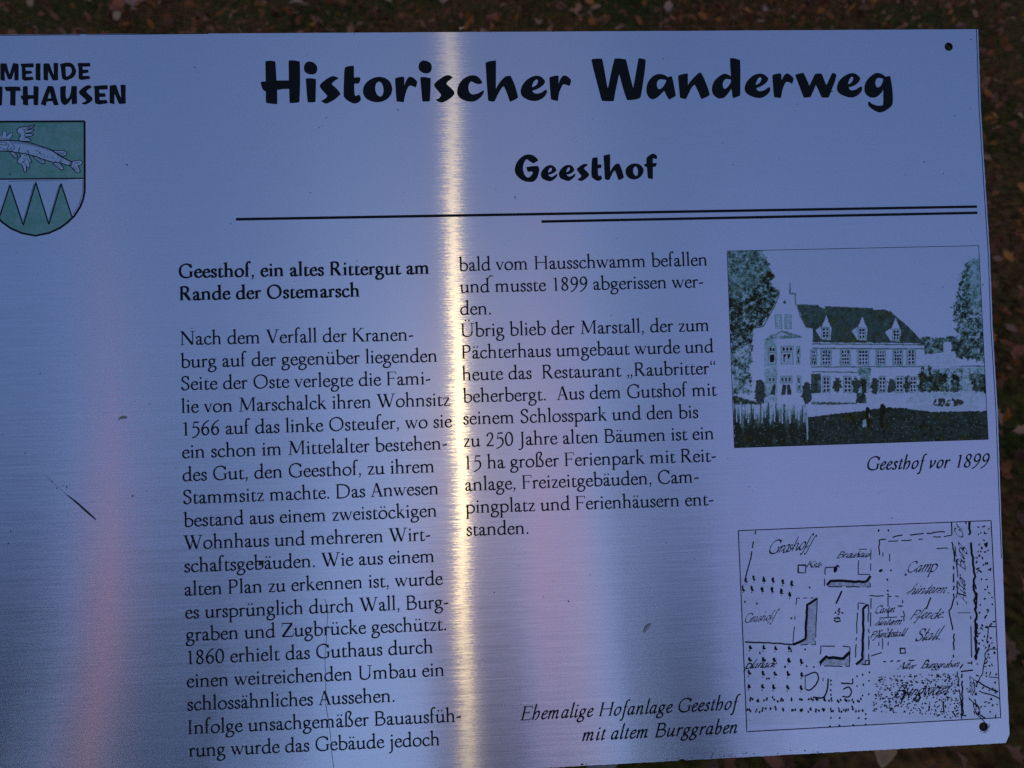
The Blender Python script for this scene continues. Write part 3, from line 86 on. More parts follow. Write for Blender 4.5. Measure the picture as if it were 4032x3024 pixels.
# ------------------------------------------------------------------ lettering: a pen-stroke serif face
# SERIF-STROKE-FONT (goes into the scene script verbatim)
GL = {
'a':(404,"S 66,300 82,352 150,388 222,376 258,330 264,250;T 264 60 300;S 264,90 276,30 312,14 350,20 390,46;S 262,236 190,212 105,172 72,108 92,42 140,18 200,36 262,88;D 78,306 30"),
'b':(500,"T 108 20 712;A 108 700;S 108,40 108,60 108,90;S 112,318 170,372 250,388 345,360 428,290 442,200 420,100 345,30 250,8 170,16 108,50"),
'c':(404,"S 345,322 300,376 235,388 150,360 84,290 64,200 84,105 150,34 240,14 310,32 376,84;D 334,322 26"),
'd':(509,"S 372,345 320,382 250,388 160,362 84,290 62,195 80,95 145,28 225,14 310,42 378,104;T 390 40 712;A 390 700;Q 390"),
'e':(396,"N 76,244 345,244;S 340,246 330,322 275,380 215,388 135,360 78,290 60,200 82,105 150,34 235,14 305,34 370,90"),
'f':(290,"T 112 20 540;S 112,520 122,620 170,700 232,714 280,690;D 274,680 28;H 28 225 392;F 112"),
'g':(446,"C 200,390 112,362 74,272 112,182 200,152 290,182 326,272 290,362;W 13 300,356 340,376 432,372;S 140,172 96,132 96,92 150,66;S 120,74 200,56 320,38 390,-24 380,-112 300,-194 190,-216 86,-192 42,-128 66,-56 140,-2"),
'h':(515,"T 110 20 712;A 110 700;F 110;S 112,310 180,368 260,388 340,370 384,300 390,220;T 390 20 250;F 390"),
'i':(243,"T 122 20 400;A 122 388;F 122;D 118,560 46"),
'j':(253,"T 138 -110 400;A 138 388;S 138,-90 118,-180 60,-232 8,-244;D 134,560 46"),
'k':(482,"T 110 20 712;A 110 700;F 110;W 13 130,196 320,384;H 240 410 391;W 36 200,250 405,16;H 330 486 9"),
'l':(247,"T 122 20 712;A 122 700;F 122"),
'm':(787,"T 110 20 400;A 110 388;F 110;S 112,310 180,370 250,388 325,370 366,300 370,220;T 370 20 250;F 370;S 372,310 450,370 520,388 595,370 634,300 640,220;T 640 20 250;F 640"),
'n':(525,"T 110 20 400;A 110 388;F 110;S 112,310 180,368 262,388 345,370 390,300 396,220;T 396 20 250;F 396"),
'o':(486,"C 243,390 140,358 72,280 58,200 78,100 150,30 243,12 340,40 410,120 428,202 408,300 338,370"),
'p':(507,"T 110 -245 400;A 110 388;G 110 -262;S 114,318 180,372 260,388 350,360 432,290 446,200 425,100 350,30 255,10 180,18 112,54"),
'r':(332,"T 110 20 400;A 110 388;F 110;S 112,290 160,346 215,384 285,374;D 286,358 34"),
's':(323,"S 266,312 230,372 170,390 100,370 76,310 100,255 165,215 235,170 264,105 240,40 165,12 95,28 54,92;W 11 270,300 272,380;W 11 50,104 52,20"),
't':(307,"T 118 80 420;W 14 50,368 120,392 290,392;S 118,92 126,34 168,14 225,22 288,54;P 84,390 152,390 152,500 136,500"),
'u':(512,"T 108 130 400;A 108 388;S 108,150 120,62 170,20 240,20 310,46 380,104;T 392 40 400;A 392 388;Q 392"),
'v':(432,"W 33 66,384 224,10;W 14 222,16 362,384;H -4 156 391;H 296 436 391"),
'w':(660,"W 33 62,384 208,10;W 14 206,16 330,384;W 33 290,384 446,10;W 14 444,16 590,384;H -4 150 391;H 220 372 391;H 524 664 391"),
'z':(377,"W 16 48,380 330,380;W 30 308,372 76,26;W 16 46,18 344,18;W 12 52,385 44,300;W 12 338,16 352,104"),
'ß':(517,"T 110 20 540;F 110;S 110,520 124,640 195,706 275,712 340,665 346,585 300,510 262,440 280,385 345,325 402,250 416,150 380,58 310,14 240,22 205,64"),
'A':(623,"W 16 92,20 300,655;W 40 308,655 525,20;N 160,236 446,236;H 6 188 9;H 420 626 9"),
'B':(605,"T 122 20 632;H 28 300 641;H 28 300 9;S 122,638 300,640 415,590 440,495 410,410 310,352 130,344;S 310,352 440,332 526,250 518,130 430,36 300,10 122,14"),
'C':(696,"S 612,500 540,605 400,652 240,610 120,500 80,330 120,160 230,50 390,8 530,30 642,134;W 12 616,490 622,645"),
'D':(780,"T 122 20 632;H 28 300 641;H 28 300 9;S 122,640 330,640 540,585 660,470 690,330 650,180 530,60 340,10 122,10"),
'E':(584,"T 122 20 632;H 28 500 641;H 28 545 9;N 122,345 400,345;W 12 498,645 506,530;W 12 536,8 562,130;W 12 402,290 402,400"),
'F':(538,"T 122 20 632;F 122;H 28 495 641;N 122,338 392,338;W 12 494,645 502,530;W 12 394,285 394,392"),
'G':(747,"S 640,500 560,605 410,652 240,610 120,500 80,330 120,160 230,50 390,8 520,22 630,66;T 632 40 280;H 540 742 288;W 12 644,490 650,645"),
'H':(806,"T 150 20 632;T 656 20 632;F 150;F 656;V 150 642;V 656 642;N 150,338 656,338"),
'I':(338,"T 168 20 632;F 168;V 168 642"),
'J':(345,"T 196 -50 632;V 196 642;S 196,-30 176,-120 104,-186 12,-200"),
'K':(675,"T 122 20 632;F 122;V 122 642;W 14 150,320 490,640;H 410 610 641;W 40 236,410 570,20;H 490 692 9"),
'M':(912,"W 16 140,20 196,640;W 40 190,640 448,60;W 15 452,50 730,640;T 766 20 632;H 40 250 9;F 766;H 76 210 641;H 712 880 641"),
'N':(783,"W 16 132,20 132,640;W 42 126,640 640,16;W 16 652,10 652,640;H 36 234 9;H 30 170 641;H 548 760 641"),
'O':(795,"C 397,642 240,600 120,490 82,330 120,170 230,50 397,8 560,60 680,170 712,325 676,490 560,600"),
'P':(549,"T 122 20 632;F 122;H 28 220 641;S 122,636 290,644 415,595 456,490 415,370 300,312 160,316"),
'R':(645,"T 122 20 632;F 122;H 28 220 641;S 122,636 290,644 405,598 440,500 400,395 290,340 150,340;W 40 270,345 520,20;H 470 664 9"),
'S':(489,"S 396,500 368,598 260,650 150,625 95,540 120,440 230,365 350,290 402,190 378,84 260,10 145,28 74,140;W 12 400,490 408,645;W 12 68,150 72,20"),
'U':(746,"T 138 200 632;V 138 642;S 138,220 160,94 250,24 370,10 480,34 570,114 602,240;W 16 604,220 604,640;H 500 716 641"),
'V':(676,"W 40 108,636 350,10;W 16 350,16 566,640;H 6 226 641;H 464 672 641"),
'W':(960,"W 40 108,636 330,10;W 16 328,16 510,580;W 40 420,636 650,10;W 16 648,16 852,640;H 6 222 641;H 330 540 641;H 756 956 641"),
'Z':(641,"W 18 70,632 590,632;W 42 556,622 100,28;W 18 56,18 600,18;W 12 74,640 66,510;W 12 596,10 622,150"),
'0':(480,"C 240,640 150,590 80,450 72,320 88,160 150,50 240,10 335,60 400,200 408,330 392,480 330,590"),
'1':(480,"T 260 20 620;F 260;W 13 140,560 262,636"),
'2':(480,"S 90,490 130,590 230,640 335,590 366,480 320,350 200,180 76,26;W 26 70,28 420,28"),
'5':(480,"S 140,362 230,396 340,366 404,270 400,130 320,10 190,-80 100,-110;W 13 172,620 134,370;W 24 165,620 412,620"),
'6':(480,"S 400,680 270,600 150,460 86,290 96,150 165,40 250,8 350,60 400,190 356,320 260,372 165,335 108,250"),
'8':(480,"C 240,640 140,590 112,490 180,390 300,300 380,170 350,60 240,10 130,55 96,160 180,300 310,390 366,500 330,595"),
'9':(480,"S 90,-60 230,30 350,180 408,350 398,510 330,615 240,642 145,590 96,460 140,330 240,278 335,320 390,400"),
'.':(219,"D 110,40 46"), ',':(219,"D 108,42 46;W 13 138,40 112,-56 56,-110"),
'-':(300,"W 24 34,205 268,230"),
'„':(405,"D 110,42 44;W 13 140,40 114,-56 60,-110;D 280,42 44;W 13 310,40 284,-56 230,-110"),
'“':(405,"D 110,500 44;W 13 80,505 100,600 160,650;D 280,500 44;W 13 250,505 270,600 330,650"),
' ':(250,""),
}
GI = {
'a':(412,"S 262,372 170,384 95,310 58,180 68,70 120,16 200,64 268,190;S 292,388 276,200 266,70 288,16 355,66"),
'b':(394,"S 92,712 86,300 90,100;S 92,130 100,40 160,10 250,62 300,190 282,320 224,378 150,330 92,220"),
'e':(318,"S 70,200 170,226 254,290 250,362 190,388 110,330 62,200 74,80 140,14 220,34 290,96"),
'f':(270,"S 30,-226 86,-232 124,-130 130,200 142,560 190,690 262,704;W 13 46,388 236,388;D 262,690 26;D 34,-218 26"),
'g':(389,"C 175,386 95,330 70,235 105,150 175,132 250,190 275,290 240,365;S 110,150 66,104 96,70 200,30 286,-50 256,-160 140,-210 40,-180 12,-100 64,-20 130,44;W 13 236,360 300,380 364,366"),
'h':(427,"S 88,712 80,300 78,10;S 84,200 150,330 230,386 304,350 312,200 270,60 200,4"),
'i':(220,"S 92,388 80,200 74,70 100,16 172,64;W 12 36,336 94,390;D 92,560 40"),
'l':(210,"S 92,712 80,200 76,70 100,16 170,64"),
'm':(640,"S 88,388 78,10;S 82,180 150,330 220,386 266,340 258,10;S 264,180 330,330 400,386 450,340 438,70 462,16 530,64;W 12 35,336 90,392"),
'n':(445,"S 88,388 78,10;S 82,180 150,330 230,386 288,340 274,70 300,16 368,64;W 12 35,336 90,392"),
'o':(389,"C 200,388 112,330 66,220 70,90 140,14 220,40 300,150 320,280 280,368"),
'r':(306,"S 90,388 80,10;S 84,190 140,320 210,386 256,378;D 260,362 30;W 12 35,336 92,392"),
's':(290,"S 222,330 180,386 112,372 92,300 140,220 198,140 194,52 120,12 42,44"),
't':(247,"S 116,490 98,200 90,70 114,16 190,64;W 13 40,388 200,388"),
'u':(447,"S 90,388 76,200 76,70 120,16 210,84 296,260;S 316,388 296,200 290,70 315,16 382,64;W 12 33,336 92,392"),
'v':(380,"S 72,388 100,200 112,16;S 112,20 220,150 292,290 280,384;W 12 28,340 74,392"),
' ':(230,""),
}
def catmull(pts, closed=False, n=7):
    P=[tuple(p) for p in pts];m=len(P);out=[]
    for i in range(m if closed else m-1):
        p1,p2=P[i],P[(i+1)%m]
        p0=P[i-1] if (closed or i>0) else p1
        p3=P[(i+2)%m] if (closed or i+2<m) else p2
        for k in range(n):
            t=k/n;a=-.5*t+t*t-.5*t**3;b=1-2.5*t*t+1.5*t**3;c=.5*t+2*t*t-1.5*t**3;d=-.5*t*t+.5*t**3
            out.append((a*p0[0]+b*p1[0]+c*p2[0]+d*p3[0],a*p0[1]+b*p1[1]+c*p2[1]+d*p3[1]))
    if not closed: out.append(P[-1])
    return out
def ribbon(pts, hw, closed=False):
    """centre line -> list of quads; hw is a number or a function of the unit normal"""
    m=len(pts);L=[];R=[]
    for i in range(m):
        a=pts[i-1] if (closed or i>0) else pts[i];b=pts[(i+1)%m] if (closed or i<m-1) else pts[i]
        dx,dy=b[0]-a[0],b[1]-a[1];l=math.hypot(dx,dy) or 1.0
        nx,ny=-dy/l,dx/l;h=hw(nx,ny) if callable(hw) else hw
        x,y=pts[i];L.append((x+nx*h,y+ny*h));R.append((x-nx*h,y-ny*h))
    return [[L[i],R[i],R[(i+1)%m],L[(i+1)%m]] for i in range(m if closed else m-1)]
def disc(x,y,r,n=10,rx=1.0,ry=1.0):
    return [(x+r*rx*math.cos(2*math.pi*k/n),y+r*ry*math.sin(2*math.pi*k/n)) for k in range(n)]
STY={'r':(46,29,20,45),'b':(66,36,18,65),'i':(45,29,35,45)}
def glyph(ch, sty):
    """-> (advance, list of polygons) in 1/1000 em"""
    a,b,ang,st=STY[sty];u=(math.cos(math.radians(ang)),math.sin(math.radians(ang)))
    nib=lambda nx,ny: math.sqrt((a*(nx*u[0]+ny*u[1]))**2+(b*(ny*u[0]-nx*u[1]))**2)
    dots=0
    if ch in 'äöüÜ': dots=ch; ch={'ä':'a','ö':'o','ü':'u','Ü':'U'}[ch]
    src=GI if (sty=='i' and ch in GI) else GL
    w,prog=src.get(ch) or GL[ch]
    polys=[];f=st/34.0
    def stamp(p): polys.append([(p[0]+a*.9*math.cos(t)*u[0]-b*math.sin(t)*u[1],p[1]+a*.9*math.cos(t)*u[1]+b*math.sin(t)*u[0]) for t in [k*math.pi/4 for k in range(8)]])
    for c in prog.split(';'):
        c=c.split()
        if not c: continue
        k=c[0]
        if k in 'SC':
            pt=[tuple(map(float,q.split(','))) for q in c[1:]]
            cl=catmull(pt,k=='C');polys+=ribbon(cl,nib,k=='C')
            if k=='S': stamp(cl[0]);stamp(cl[-1])
        elif k=='W':
            pt=[tuple(map(float,q.split(','))) for q in c[2:]];h=float(c[1])
            h=h*f if h>25 else h*1.3*(1+(f-1)*.5)
            if len(pt)>2: pt=catmull(pt)
            polys+=ribbon(pt,h)
        elif k=='N':
            pt=[tuple(map(float,q.split(','))) for q in c[1:]];polys+=ribbon(pt,18*(1+(f-1)*.6))
        elif k=='P': polys.append([tuple(map(float,q.split(','))) for q in c[1:]])
        elif k=='D':
            x,y=map(float,c[1].split(','));polys.append(disc(x,y,float(c[2])*(1+(f-1)*.4)))
        elif k=='T':
            x,y0,y1=map(float,c[1:]);polys.append([(x-st,y0),(x+st,y0),(x+st,y1),(x-st,y1)])
        elif k=='H':
            x0,x1,y=map(float,c[1:]);polys.append([(x0,y-17),(x1,y-17),(x1,y+17),(x0,y+17)])
        elif k in 'FG':
            x=float(c[1]);y=float(c[2]) if k=='G' else 0.0;e=54+st
            polys.append([(x-e,y),(x+e,y),(x+e,y+15),(x+st+10,y+27),(x+st,y+56),(x-st,y+56),(x-st-10,y+27),(x-e,y+15)])
        elif k=='V':
            x,y=float(c[1]),float(c[2])+8;e=62+st
            polys.append([(x-e,y),(x-e,y-15),(x-st-10,y-27),(x-st,y-56),(x+st,y-56),(x+st+10,y-27),(x+e,y-15),(x+e,y)])
        elif k=='A':
            x,y=float(c[1]),float(c[2]);polys.append([(x+st,y+22),(x-st-20,y-20),(x-st-62,y-40),(x-st-62,y-54),(x-st,y-72),(x+st,y-72)])
        elif k=='Q':
            x=float(c[1]);polys.append([(x-st,66),(x-st,30),(x-st+6,-8),(x+st+30,6),(x+st+78,20),(x+st+78,36),(x+st,66)])
    if dots:
        cx,cy={'ä':(205,560),'ö':(243,560),'ü':(250,560),'Ü':(372,790)}[dots]
        polys+=[disc(cx-85,cy,44),disc(cx+85,cy,44)]
    if sty=='i':
        if src is GL: polys=[[(x*.92,y) for x,y in p] for p in polys];w*=.92
        polys=[[(x+.27*y-20,y) for x,y in p] for p in polys]
    return w,polys
def text_polys(line, sty, x0, y0, x1, y1, em):
    """lay one line of type between two measured base-line ends (mm)"""
    pen=0;items=[];lo=1e9;hi=-1e9
    for ch in line:
        w,ps=glyph(ch,sty)
        if sty=='b': w*=1.045
        for p in ps:
            for q in p: lo=min(lo,q[0]+pen);hi=max(hi,q[0]+pen)
        items.append((pen,ps));pen+=w
    L=math.hypot(x1-x0,y1-y0);k=L/(hi-lo);cx,sx=(x1-x0)/L,(y1-y0)/L;v=em/1000.0
    out=[]
    for pen,ps in items:
        for p in ps:
            out.append([(x0+cx*k*(q[0]+pen-lo)-sx*v*q[1],y0+sx*k*(q[0]+pen-lo)+cx*v*q[1]) for q in p])
    return out,k*1000
# ------------------------------------------------------------------ helpers
rng = random.Random(7); nrng = np.random.default_rng(11)
MM = 0.001
def tag(o, label=None, cat=None, group=None, kind=None):
    if label: o['label'] = label
    if cat: o['category'] = cat
    if group: o['group'] = group
    if kind: o['kind'] = kind
    return o
def mesh_obj(name, verts, faces, mat, parent=None, smooth=False):
    me = bpy.data.meshes.new(name); me.from_pydata([tuple(v) for v in verts], [], faces); me.update()
    if mat: me.materials.append(mat)
    if smooth: me.polygons.foreach_set('use_smooth', [True] * len(me.polygons))
    o = bpy.data.objects.new(name, me); COL.objects.link(o)
    if parent: o.parent = parent
    return o
class Flat:
    """collects flat polygons (mm, in the sign's own plane) into one thin printed mesh"""
    def __init__(self): self.v = []; self.f = []
    def add(self, p, z=0.06):
        a = sum(p[i-1][0]*p[i][1]-p[i][0]*p[i-1][1] for i in range(len(p)))
        if a < 0: p = p[::-1]
        n = len(self.v); zz = (z + (len(self.f) % 40) * 0.0006) * MM
        self.v += [(x*MM, y*MM, zz) for x, y in p]; self.f.append(tuple(range(n, n+len(p))))
    def many(self, ps, z=0.06):
        for p in ps: self.add(p, z)
    def outline(self, loops, z=0.06):
        """outer loop + holes, filled with triangles"""
        bm = bmesh.new(); es = []
        for lp in loops:
            vs = [bm.verts.new((x, y, 0)) for x, y in lp]
            es += [bm.edges.new((vs[i-1], vs[i])) for i in range(len(vs))]
        bmesh.ops.triangle_fill(bm, use_beauty=True, edges=es, normal=(0, 0, 1))
        for f in bm.faces: self.add([(v.co.x, v.co.y) for v in f.verts], z)
        bm.free()
    def build(self, name, mat, parent): return mesh_obj(name, self.v, self.f, mat, parent)
def rounded(spec):
    """traced outline 'x,y x,y!' ('!' = corner) -> smooth closed loop"""
    pts = []
    for w in spec: pts.append(w)
    n = len(pts); out = []
    for i in range(n):
        x1, y1, c1 = pts[i]; x2, y2, c2 = pts[(i+1) % n]; x0, y0, _ = pts[i-1]; x3, y3, _ = pts[(i+2) % n]
        if c1: x0, y0 = x1, y1
        if c2: x3, y3 = x2, y2
        m = 4
        for k in range(m):
            t = k/m; a = (-t+2*t*t-t**3)/2; b = (2-5*t*t+3*t**3)/2; c = (t+4*t*t-3*t**3)/2; d = (-t*t+t**3)/2
            out.append((a*x0+b*x1+c*x2+d*x3, a*y0+b*y1+c*y2+d*y3))
    return out

# ------------------------------------------------------------------ materials
def new_mat(name):
    m = bpy.data.materials.new(name); m.use_nodes = True; nt = m.node_tree; nt.nodes.clear()
    out = nt.nodes.new("ShaderNodeOutputMaterial")
    return m, nt, out
def nd(nt, typ, **kw):
    n = nt.nodes.new(typ)
    for k, v in kw.items(): setattr(n, k, v)
    return n
def vm(nt, op, a, b=None, s=None):
    n = nd(nt, "ShaderNodeVectorMath", operation=op)
    for i, q in enumerate((a, b)):
        if q is None: continue
        if isinstance(q, (tuple, list)): n.inputs[i].default_value = q
        else: nt.links.new(q, n.inputs[i])
    if s is not None:
        if isinstance(s, float): n.inputs['Scale'].default_value = s
        else: nt.links.new(s, n.inputs['Scale'])
    return n.outputs[0]
def ma(nt, op, a, b=None, c=None):
    n = nd(nt, "ShaderNodeMath", operation=op)
    for i, q in enumerate((a, b, c)):
        if q is None: continue
        if isinstance(q, (int, float)): n.inputs[i].default_value = q
        else: nt.links.new(q, n.inputs[i])
    return n.outputs[0]
def brushed(name, printed=False):
    """brushed aluminium, grain along local X; printed=True multiplies it with the colour attribute 'ink'"""
    m, nt, out = new_mat(name); lk = nt.links.new
    tc = nd(nt, "ShaderNodeTexCoord").outputs['Object']
    geo = nd(nt, "ShaderNodeNewGeometry")
    def wvec(v):
        n = nd(nt, "ShaderNodeVectorTransform", vector_type='VECTOR', convert_from='OBJECT', convert_to='WORLD')
        n.inputs[0].default_value = v; return n.outputs[0]
    tx, ty = wvec((1, 0, 0)), wvec((0, 1, 0))
    def noise(sc, detail=2.0, off=0.0):
        mp = nd(nt, "ShaderNodeMapping"); mp.inputs['Scale'].default_value = sc; mp.inputs['Location'].default_value = (off, off*.7, 0)
        lk(tc, mp.inputs[0])
        n = nd(nt, "ShaderNodeTexNoise"); n.inputs['Scale'].default_value = 1.0; n.inputs['Detail'].default_value = detail
        n.inputs['Roughness'].default_value = 0.6
        lk(mp.outputs[0], n.inputs['Vector']); return n.outputs['Fac']
    hair = noise((13, 1250, 1), 3.0)             # long fine brush hairs
    hair2 = noise((55, 1500, 1), 2.0, 3.3)       # shorter dashes
    grit = noise((500, 1900, 1), 1.0, 9.1)       # sparkle along the hairs
    wave = noise((5, 7, 1), 1.0, 5.0)            # sheet is not perfectly flat
    sy = ma(nt, 'ADD', ma(nt, 'MULTIPLY', ma(nt, 'SUBTRACT', hair, .5), BR['hy']), ma(nt, 'MULTIPLY', ma(nt, 'SUBTRACT', hair2, .5), BR['hy2']))
    sx = ma(nt, 'ADD', ma(nt, 'MULTIPLY', ma(nt, 'SUBTRACT', grit, .5), BR['gx']), ma(nt, 'MULTIPLY', ma(nt, 'SUBTRACT', wave, .5), BR['wx']))
    sx = ma(nt, 'ADD', sx, ma(nt, 'MULTIPLY', ma(nt, 'SUBTRACT', hair2, .5), BR['gx2']))
    nrm = vm(nt, 'ADD', geo.outputs['Normal'], vm(nt, 'ADD', vm(nt, 'SCALE', tx, s=sx), vm(nt, 'SCALE', ty, s=sy)))
    nrm = vm(nt, 'NORMALIZE', nrm)
    # slight tone differences between the hairs
    tone = ma(nt, 'ADD', ma(nt, 'MULTIPLY', hair, BR['tone']), ma(nt, 'ADD', ma(nt, 'MULTIPLY', hair2, BR['tone2']), BR['base'] - (BR['tone'] + BR['tone2'])/2))
    comb = nd(nt, "ShaderNodeCombineColor")
    for i, k in enumerate(BR['rgb']): lk(ma(nt, 'MULTIPLY', tone, k), comb.inputs[i])
    colour = comb.outputs[0]
    if printed:
        at = nd(nt, "ShaderNodeAttribute", attribute_name='ink')
        colour = vm(nt, 'MULTIPLY', colour, at.outputs['Color'])
    shs = []
    for rough, an in BR['lobes']:
        g = nd(nt, "ShaderNodeBsdfAnisotropic", distribution='GGX')
        g.inputs['Roughness'].default_value = rough; g.inputs['Anisotropy'].default_value = an
        lk(colour, g.inputs['Color']); lk(nrm, g.inputs['Normal']); lk(tx, g.inputs['Tangent']); shs.append(g.outputs[0])
    mx = nd(nt, "ShaderNodeMixShader"); mx.inputs[0].default_value = BR['mix']; lk(shs[0], mx.inputs[1]); lk(shs[1], mx.inputs[2])
    df = nd(nt, "ShaderNodeBsdfDiffuse"); lk(colour, df.inputs[0])
    m2 = nd(nt, "ShaderNodeMixShader"); m2.inputs[0].default_value = BR['diff']; lk(mx.outputs[0], m2.inputs[1]); lk(df.outputs[0], m2.inputs[2])
    lk(m2.outputs[0], out.inputs[0])
    return m
BR = dict(hy=.10, hy2=.05, gx=.010, gx2=.014, wx=.009, tone=.20, tone2=.10, base=.80, rgb=(.91, .925, 1.11),
          lobes=((.168, .835), (.266, .29)), mix=.27, diff=.03)
def simple(name, col, rough=.6, spec=.3, noise=0.0, scale=200.0):
    m, nt, out = new_mat(name); b = nd(nt, "ShaderNodeBsdfPrincipled")
    b.inputs['Base Color'].default_value = (*col, 1); b.inputs['Roughness'].default_value = rough; b.inputs['Specular IOR Level'].default_value = spec
    if noise:
        tc = nd(nt, "ShaderNodeTexCoord"); n = nd(nt, "ShaderNodeTexNoise"); n.inputs['Scale'].default_value = scale; n.inputs['Detail'].default_value = 4
        nt.links.new(tc.outputs['Object'], n.inputs['Vector'])
        hs = nd(nt, "ShaderNodeHueSaturation"); hs.inputs['Color'].default_value = (*col, 1)
        nt.links.new(ma(nt, 'ADD', ma(nt, 'MULTIPLY', n.outputs['Fac'], 2*noise), 1-noise), hs.inputs['Value'])
        nt.links.new(hs.outputs[0], b.inputs['Base Color'])
    nt.links.new(b.outputs[0], out.inputs[0]); return m
def attr_mat(name, rough=.8, translucent=0.0, spec=.2):
    m, nt, out = new_mat(name); at = nd(nt, "ShaderNodeAttribute", attribute_name='tint')
    b = nd(nt, "ShaderNodeBsdfPrincipled"); b.inputs['Roughness'].default_value = rough; b.inputs['Specular IOR Level'].default_value = spec
    nt.links.new(at.outputs['Color'], b.inputs['Base Color']); last = b.outputs[0]
    if translucent:
        t = nd(nt, "ShaderNodeBsdfTranslucent"); nt.links.new(at.outputs['Color'], t.inputs[0])
        mx = nd(nt, "ShaderNodeMixShader"); mx.inputs[0].default_value = translucent
        nt.links.new(last, mx.inputs[1]); nt.links.new(t.outputs[0], mx.inputs[2]); last = mx.outputs[0]
    nt.links.new(last, out.inputs[0]); return m
ALU = brushed("brushed_aluminium"); PRINT = brushed("ink_on_brushed_aluminium", True)
INK = simple("black_ink", (.012, .013, .016), .6, .12, .25, 900.0)
GREY_INK = simple("thin_grey_ink", (.10, .12, .15), .5, .3)
CORE = simple("dark_plastic_core", (.03, .035, .05), .6)
EDGE = simple("cut_aluminium_edge", (.55, .57, .62), .45, .5, .2, 800.0)
POST = simple("galvanised_post", (.3, .3, .31), .5, .5, .2, 30.0)

# ------------------------------------------------------------------ ground
def ground_mat():
    m, nt, out = new_mat("leafy_grass_soil"); tc = nd(nt, "ShaderNodeTexCoord").outputs['Object']; lk = nt.links.new
    def n(sc, det, off):
        mp = nd(nt, "ShaderNodeMapping"); mp.inputs['Location'].default_value = (off, off, 0); lk(tc, mp.inputs[0])
        q = nd(nt, "ShaderNodeTexNoise"); q.inputs['Scale'].default_value = sc; q.inputs['Detail'].default_value = det; lk(mp.outputs[0], q.inputs['Vector']); return q.outputs['Fac']
    r1 = nd(nt, "ShaderNodeValToRGB"); e = r1.color_ramp.elements
    e[0].position = .36; e[0].color = (.09, .075, .012, 1); e[1].position = .62; e[1].color = (.24, .09, .03, 1)
    lk(n(2.2, 5, 0), r1.inputs[0])
    r2 = nd(nt, "ShaderNodeValToRGB"); e = r2.color_ramp.elements
    e[0].position = .35; e[0].color = (.35, .35, .35, 1); e[1].position = .7; e[1].color = (1.5, 1.5, 1.5, 1)
    lk(n(45, 6, 4), r2.inputs[0])
    b = nd(nt, "ShaderNodeBsdfPrincipled"); b.inputs['Roughness'].default_value = .95; b.inputs['Specular IOR Level'].default_value = .1
    lk(vm(nt, 'MULTIPLY', r1.outputs[0], r2.outputs[0]), b.inputs['Base Color'])
    bp = nd(nt, "ShaderNodeBump"); bp.inputs['Strength'].default_value = .7; bp.inputs['Distance'].default_value = .03; lk(n(60, 4, 2), bp.inputs['Height']); lk(bp.outputs[0], b.inputs['Normal'])
    lk(b.outputs[0], out.inputs[0]); return m
def gz(x, y): return .02*math.sin(1.7*x+.5)*math.cos(1.3*y) + .012*math.sin(4.1*x+1.9*y)
gv = []; gf = []; NG = 96
for j in range(NG+1):
    for i in range(NG+1):
        s = lambda t: math.copysign(abs(t)**3.0, t)*150
        x = s(2*i/NG-1); y = s(2*j/NG-1)+1.5
        gv.append((x, y, gz(x, y) if max(abs(x), abs(y)) < 8 else 0.0))
for j in range(NG):
    for i in range(NG): a = j*(NG+1)+i; gf.append((a, a+1, a+NG+2, a+NG+1))
tag(mesh_obj("ground", gv, gf, ground_mat(), smooth=True), kind='structure')

def tinted(name, verts, faces, cols, mat, parent=None):
    o = mesh_obj(name, verts, faces, mat, parent)
    a = o.data.color_attributes.new('tint', 'FLOAT_COLOR', 'POINT')
    c = np.ones((len(verts), 4), np.float32); c[:, :3] = np.array(cols, np.float32); a.data.foreach_set('color', c.ravel()); return o
LEAFM = attr_mat("dead_leaf", .75, .15); GRASSM = attr_mat("grass_blade", .7, .2)
OUT = [(0, -.5), (.16, -.34), (.34, -.30), (.30, -.10), (.42, .08), (.26, .16), (.22, .36), (.08, .36), (0, .55),
       (-.08, .36), (-.22, .36), (-.26, .16), (-.42, .08), (-.30, -.10), (-.34, -.30), (-.16, -.34)]
OVAL = [(0, -.5), (.14, -.38), (.24, -.2), (.29, 0), (.25, .2), (.15, .38), (0, .52), (-.15, .38), (-.25, .2), (-.29, 0), (-.24, -.2), (-.14, -.38)]
def leaf_geo(r, size, lobed=True, curl=None):
    """a curled dead leaf around its own origin: rim, an inner ring and the mid-rib"""
    o = OUT if lobed else OVAL; n = len(o); c = r.uniform(.4, 2.0) if curl is None else curl; c2 = r.uniform(-.5, .8)
    vs = []; fs = []
    def z(x, y): return c*x*x + c2*y*y*.6 + .05*math.sin(9*y+4*x)
    sx_ = r.uniform(.5, 1.0)
    for k in (1.0, .5):
        for x, y in o: j = r.uniform(.92, 1.08) if k == 1.0 else 1.0; vs.append((x*k*j*size*sx_, y*k*j*size, z(x*k, y*k)*size))
    vs.append((0, 0, -.01*size))
    for i in range(n):
        a = (i+1) % n; fs += [(i, a, n+a, n+i), (n+i, n+a, 2*n)]
    vs += [(-.012*size, -.48*size, .01*size), (.012*size, -.48*size, .01*size), (.03*size, -.8*size, .05*size)]; fs.append((2*n+1, 2*n+2, 2*n+3))
    return vs, fs
PAL = [(.42, .13, .05), (.36, .11, .045), (.46, .14, .045), (.50, .15, .03), (.50, .21, .12), (.24, .075, .035), (.30, .095, .045), (.40, .14, .075), (.34, .11, .06), (.54, .25, .15)]
def place(vs, x, y, z, r, tilt=.6):
    Mx = Matrix.Translation((x, y, z)) @ Matrix.Rotation(r.uniform(0, 6.28), 4, 'Z') @ Matrix.Rotation(r.gauss(0, tilt), 4, 'X') @ Matrix.Rotation(r.gauss(0, tilt), 4, 'Y')
    return [tuple(Mx @ Vector(v)) for v in vs]
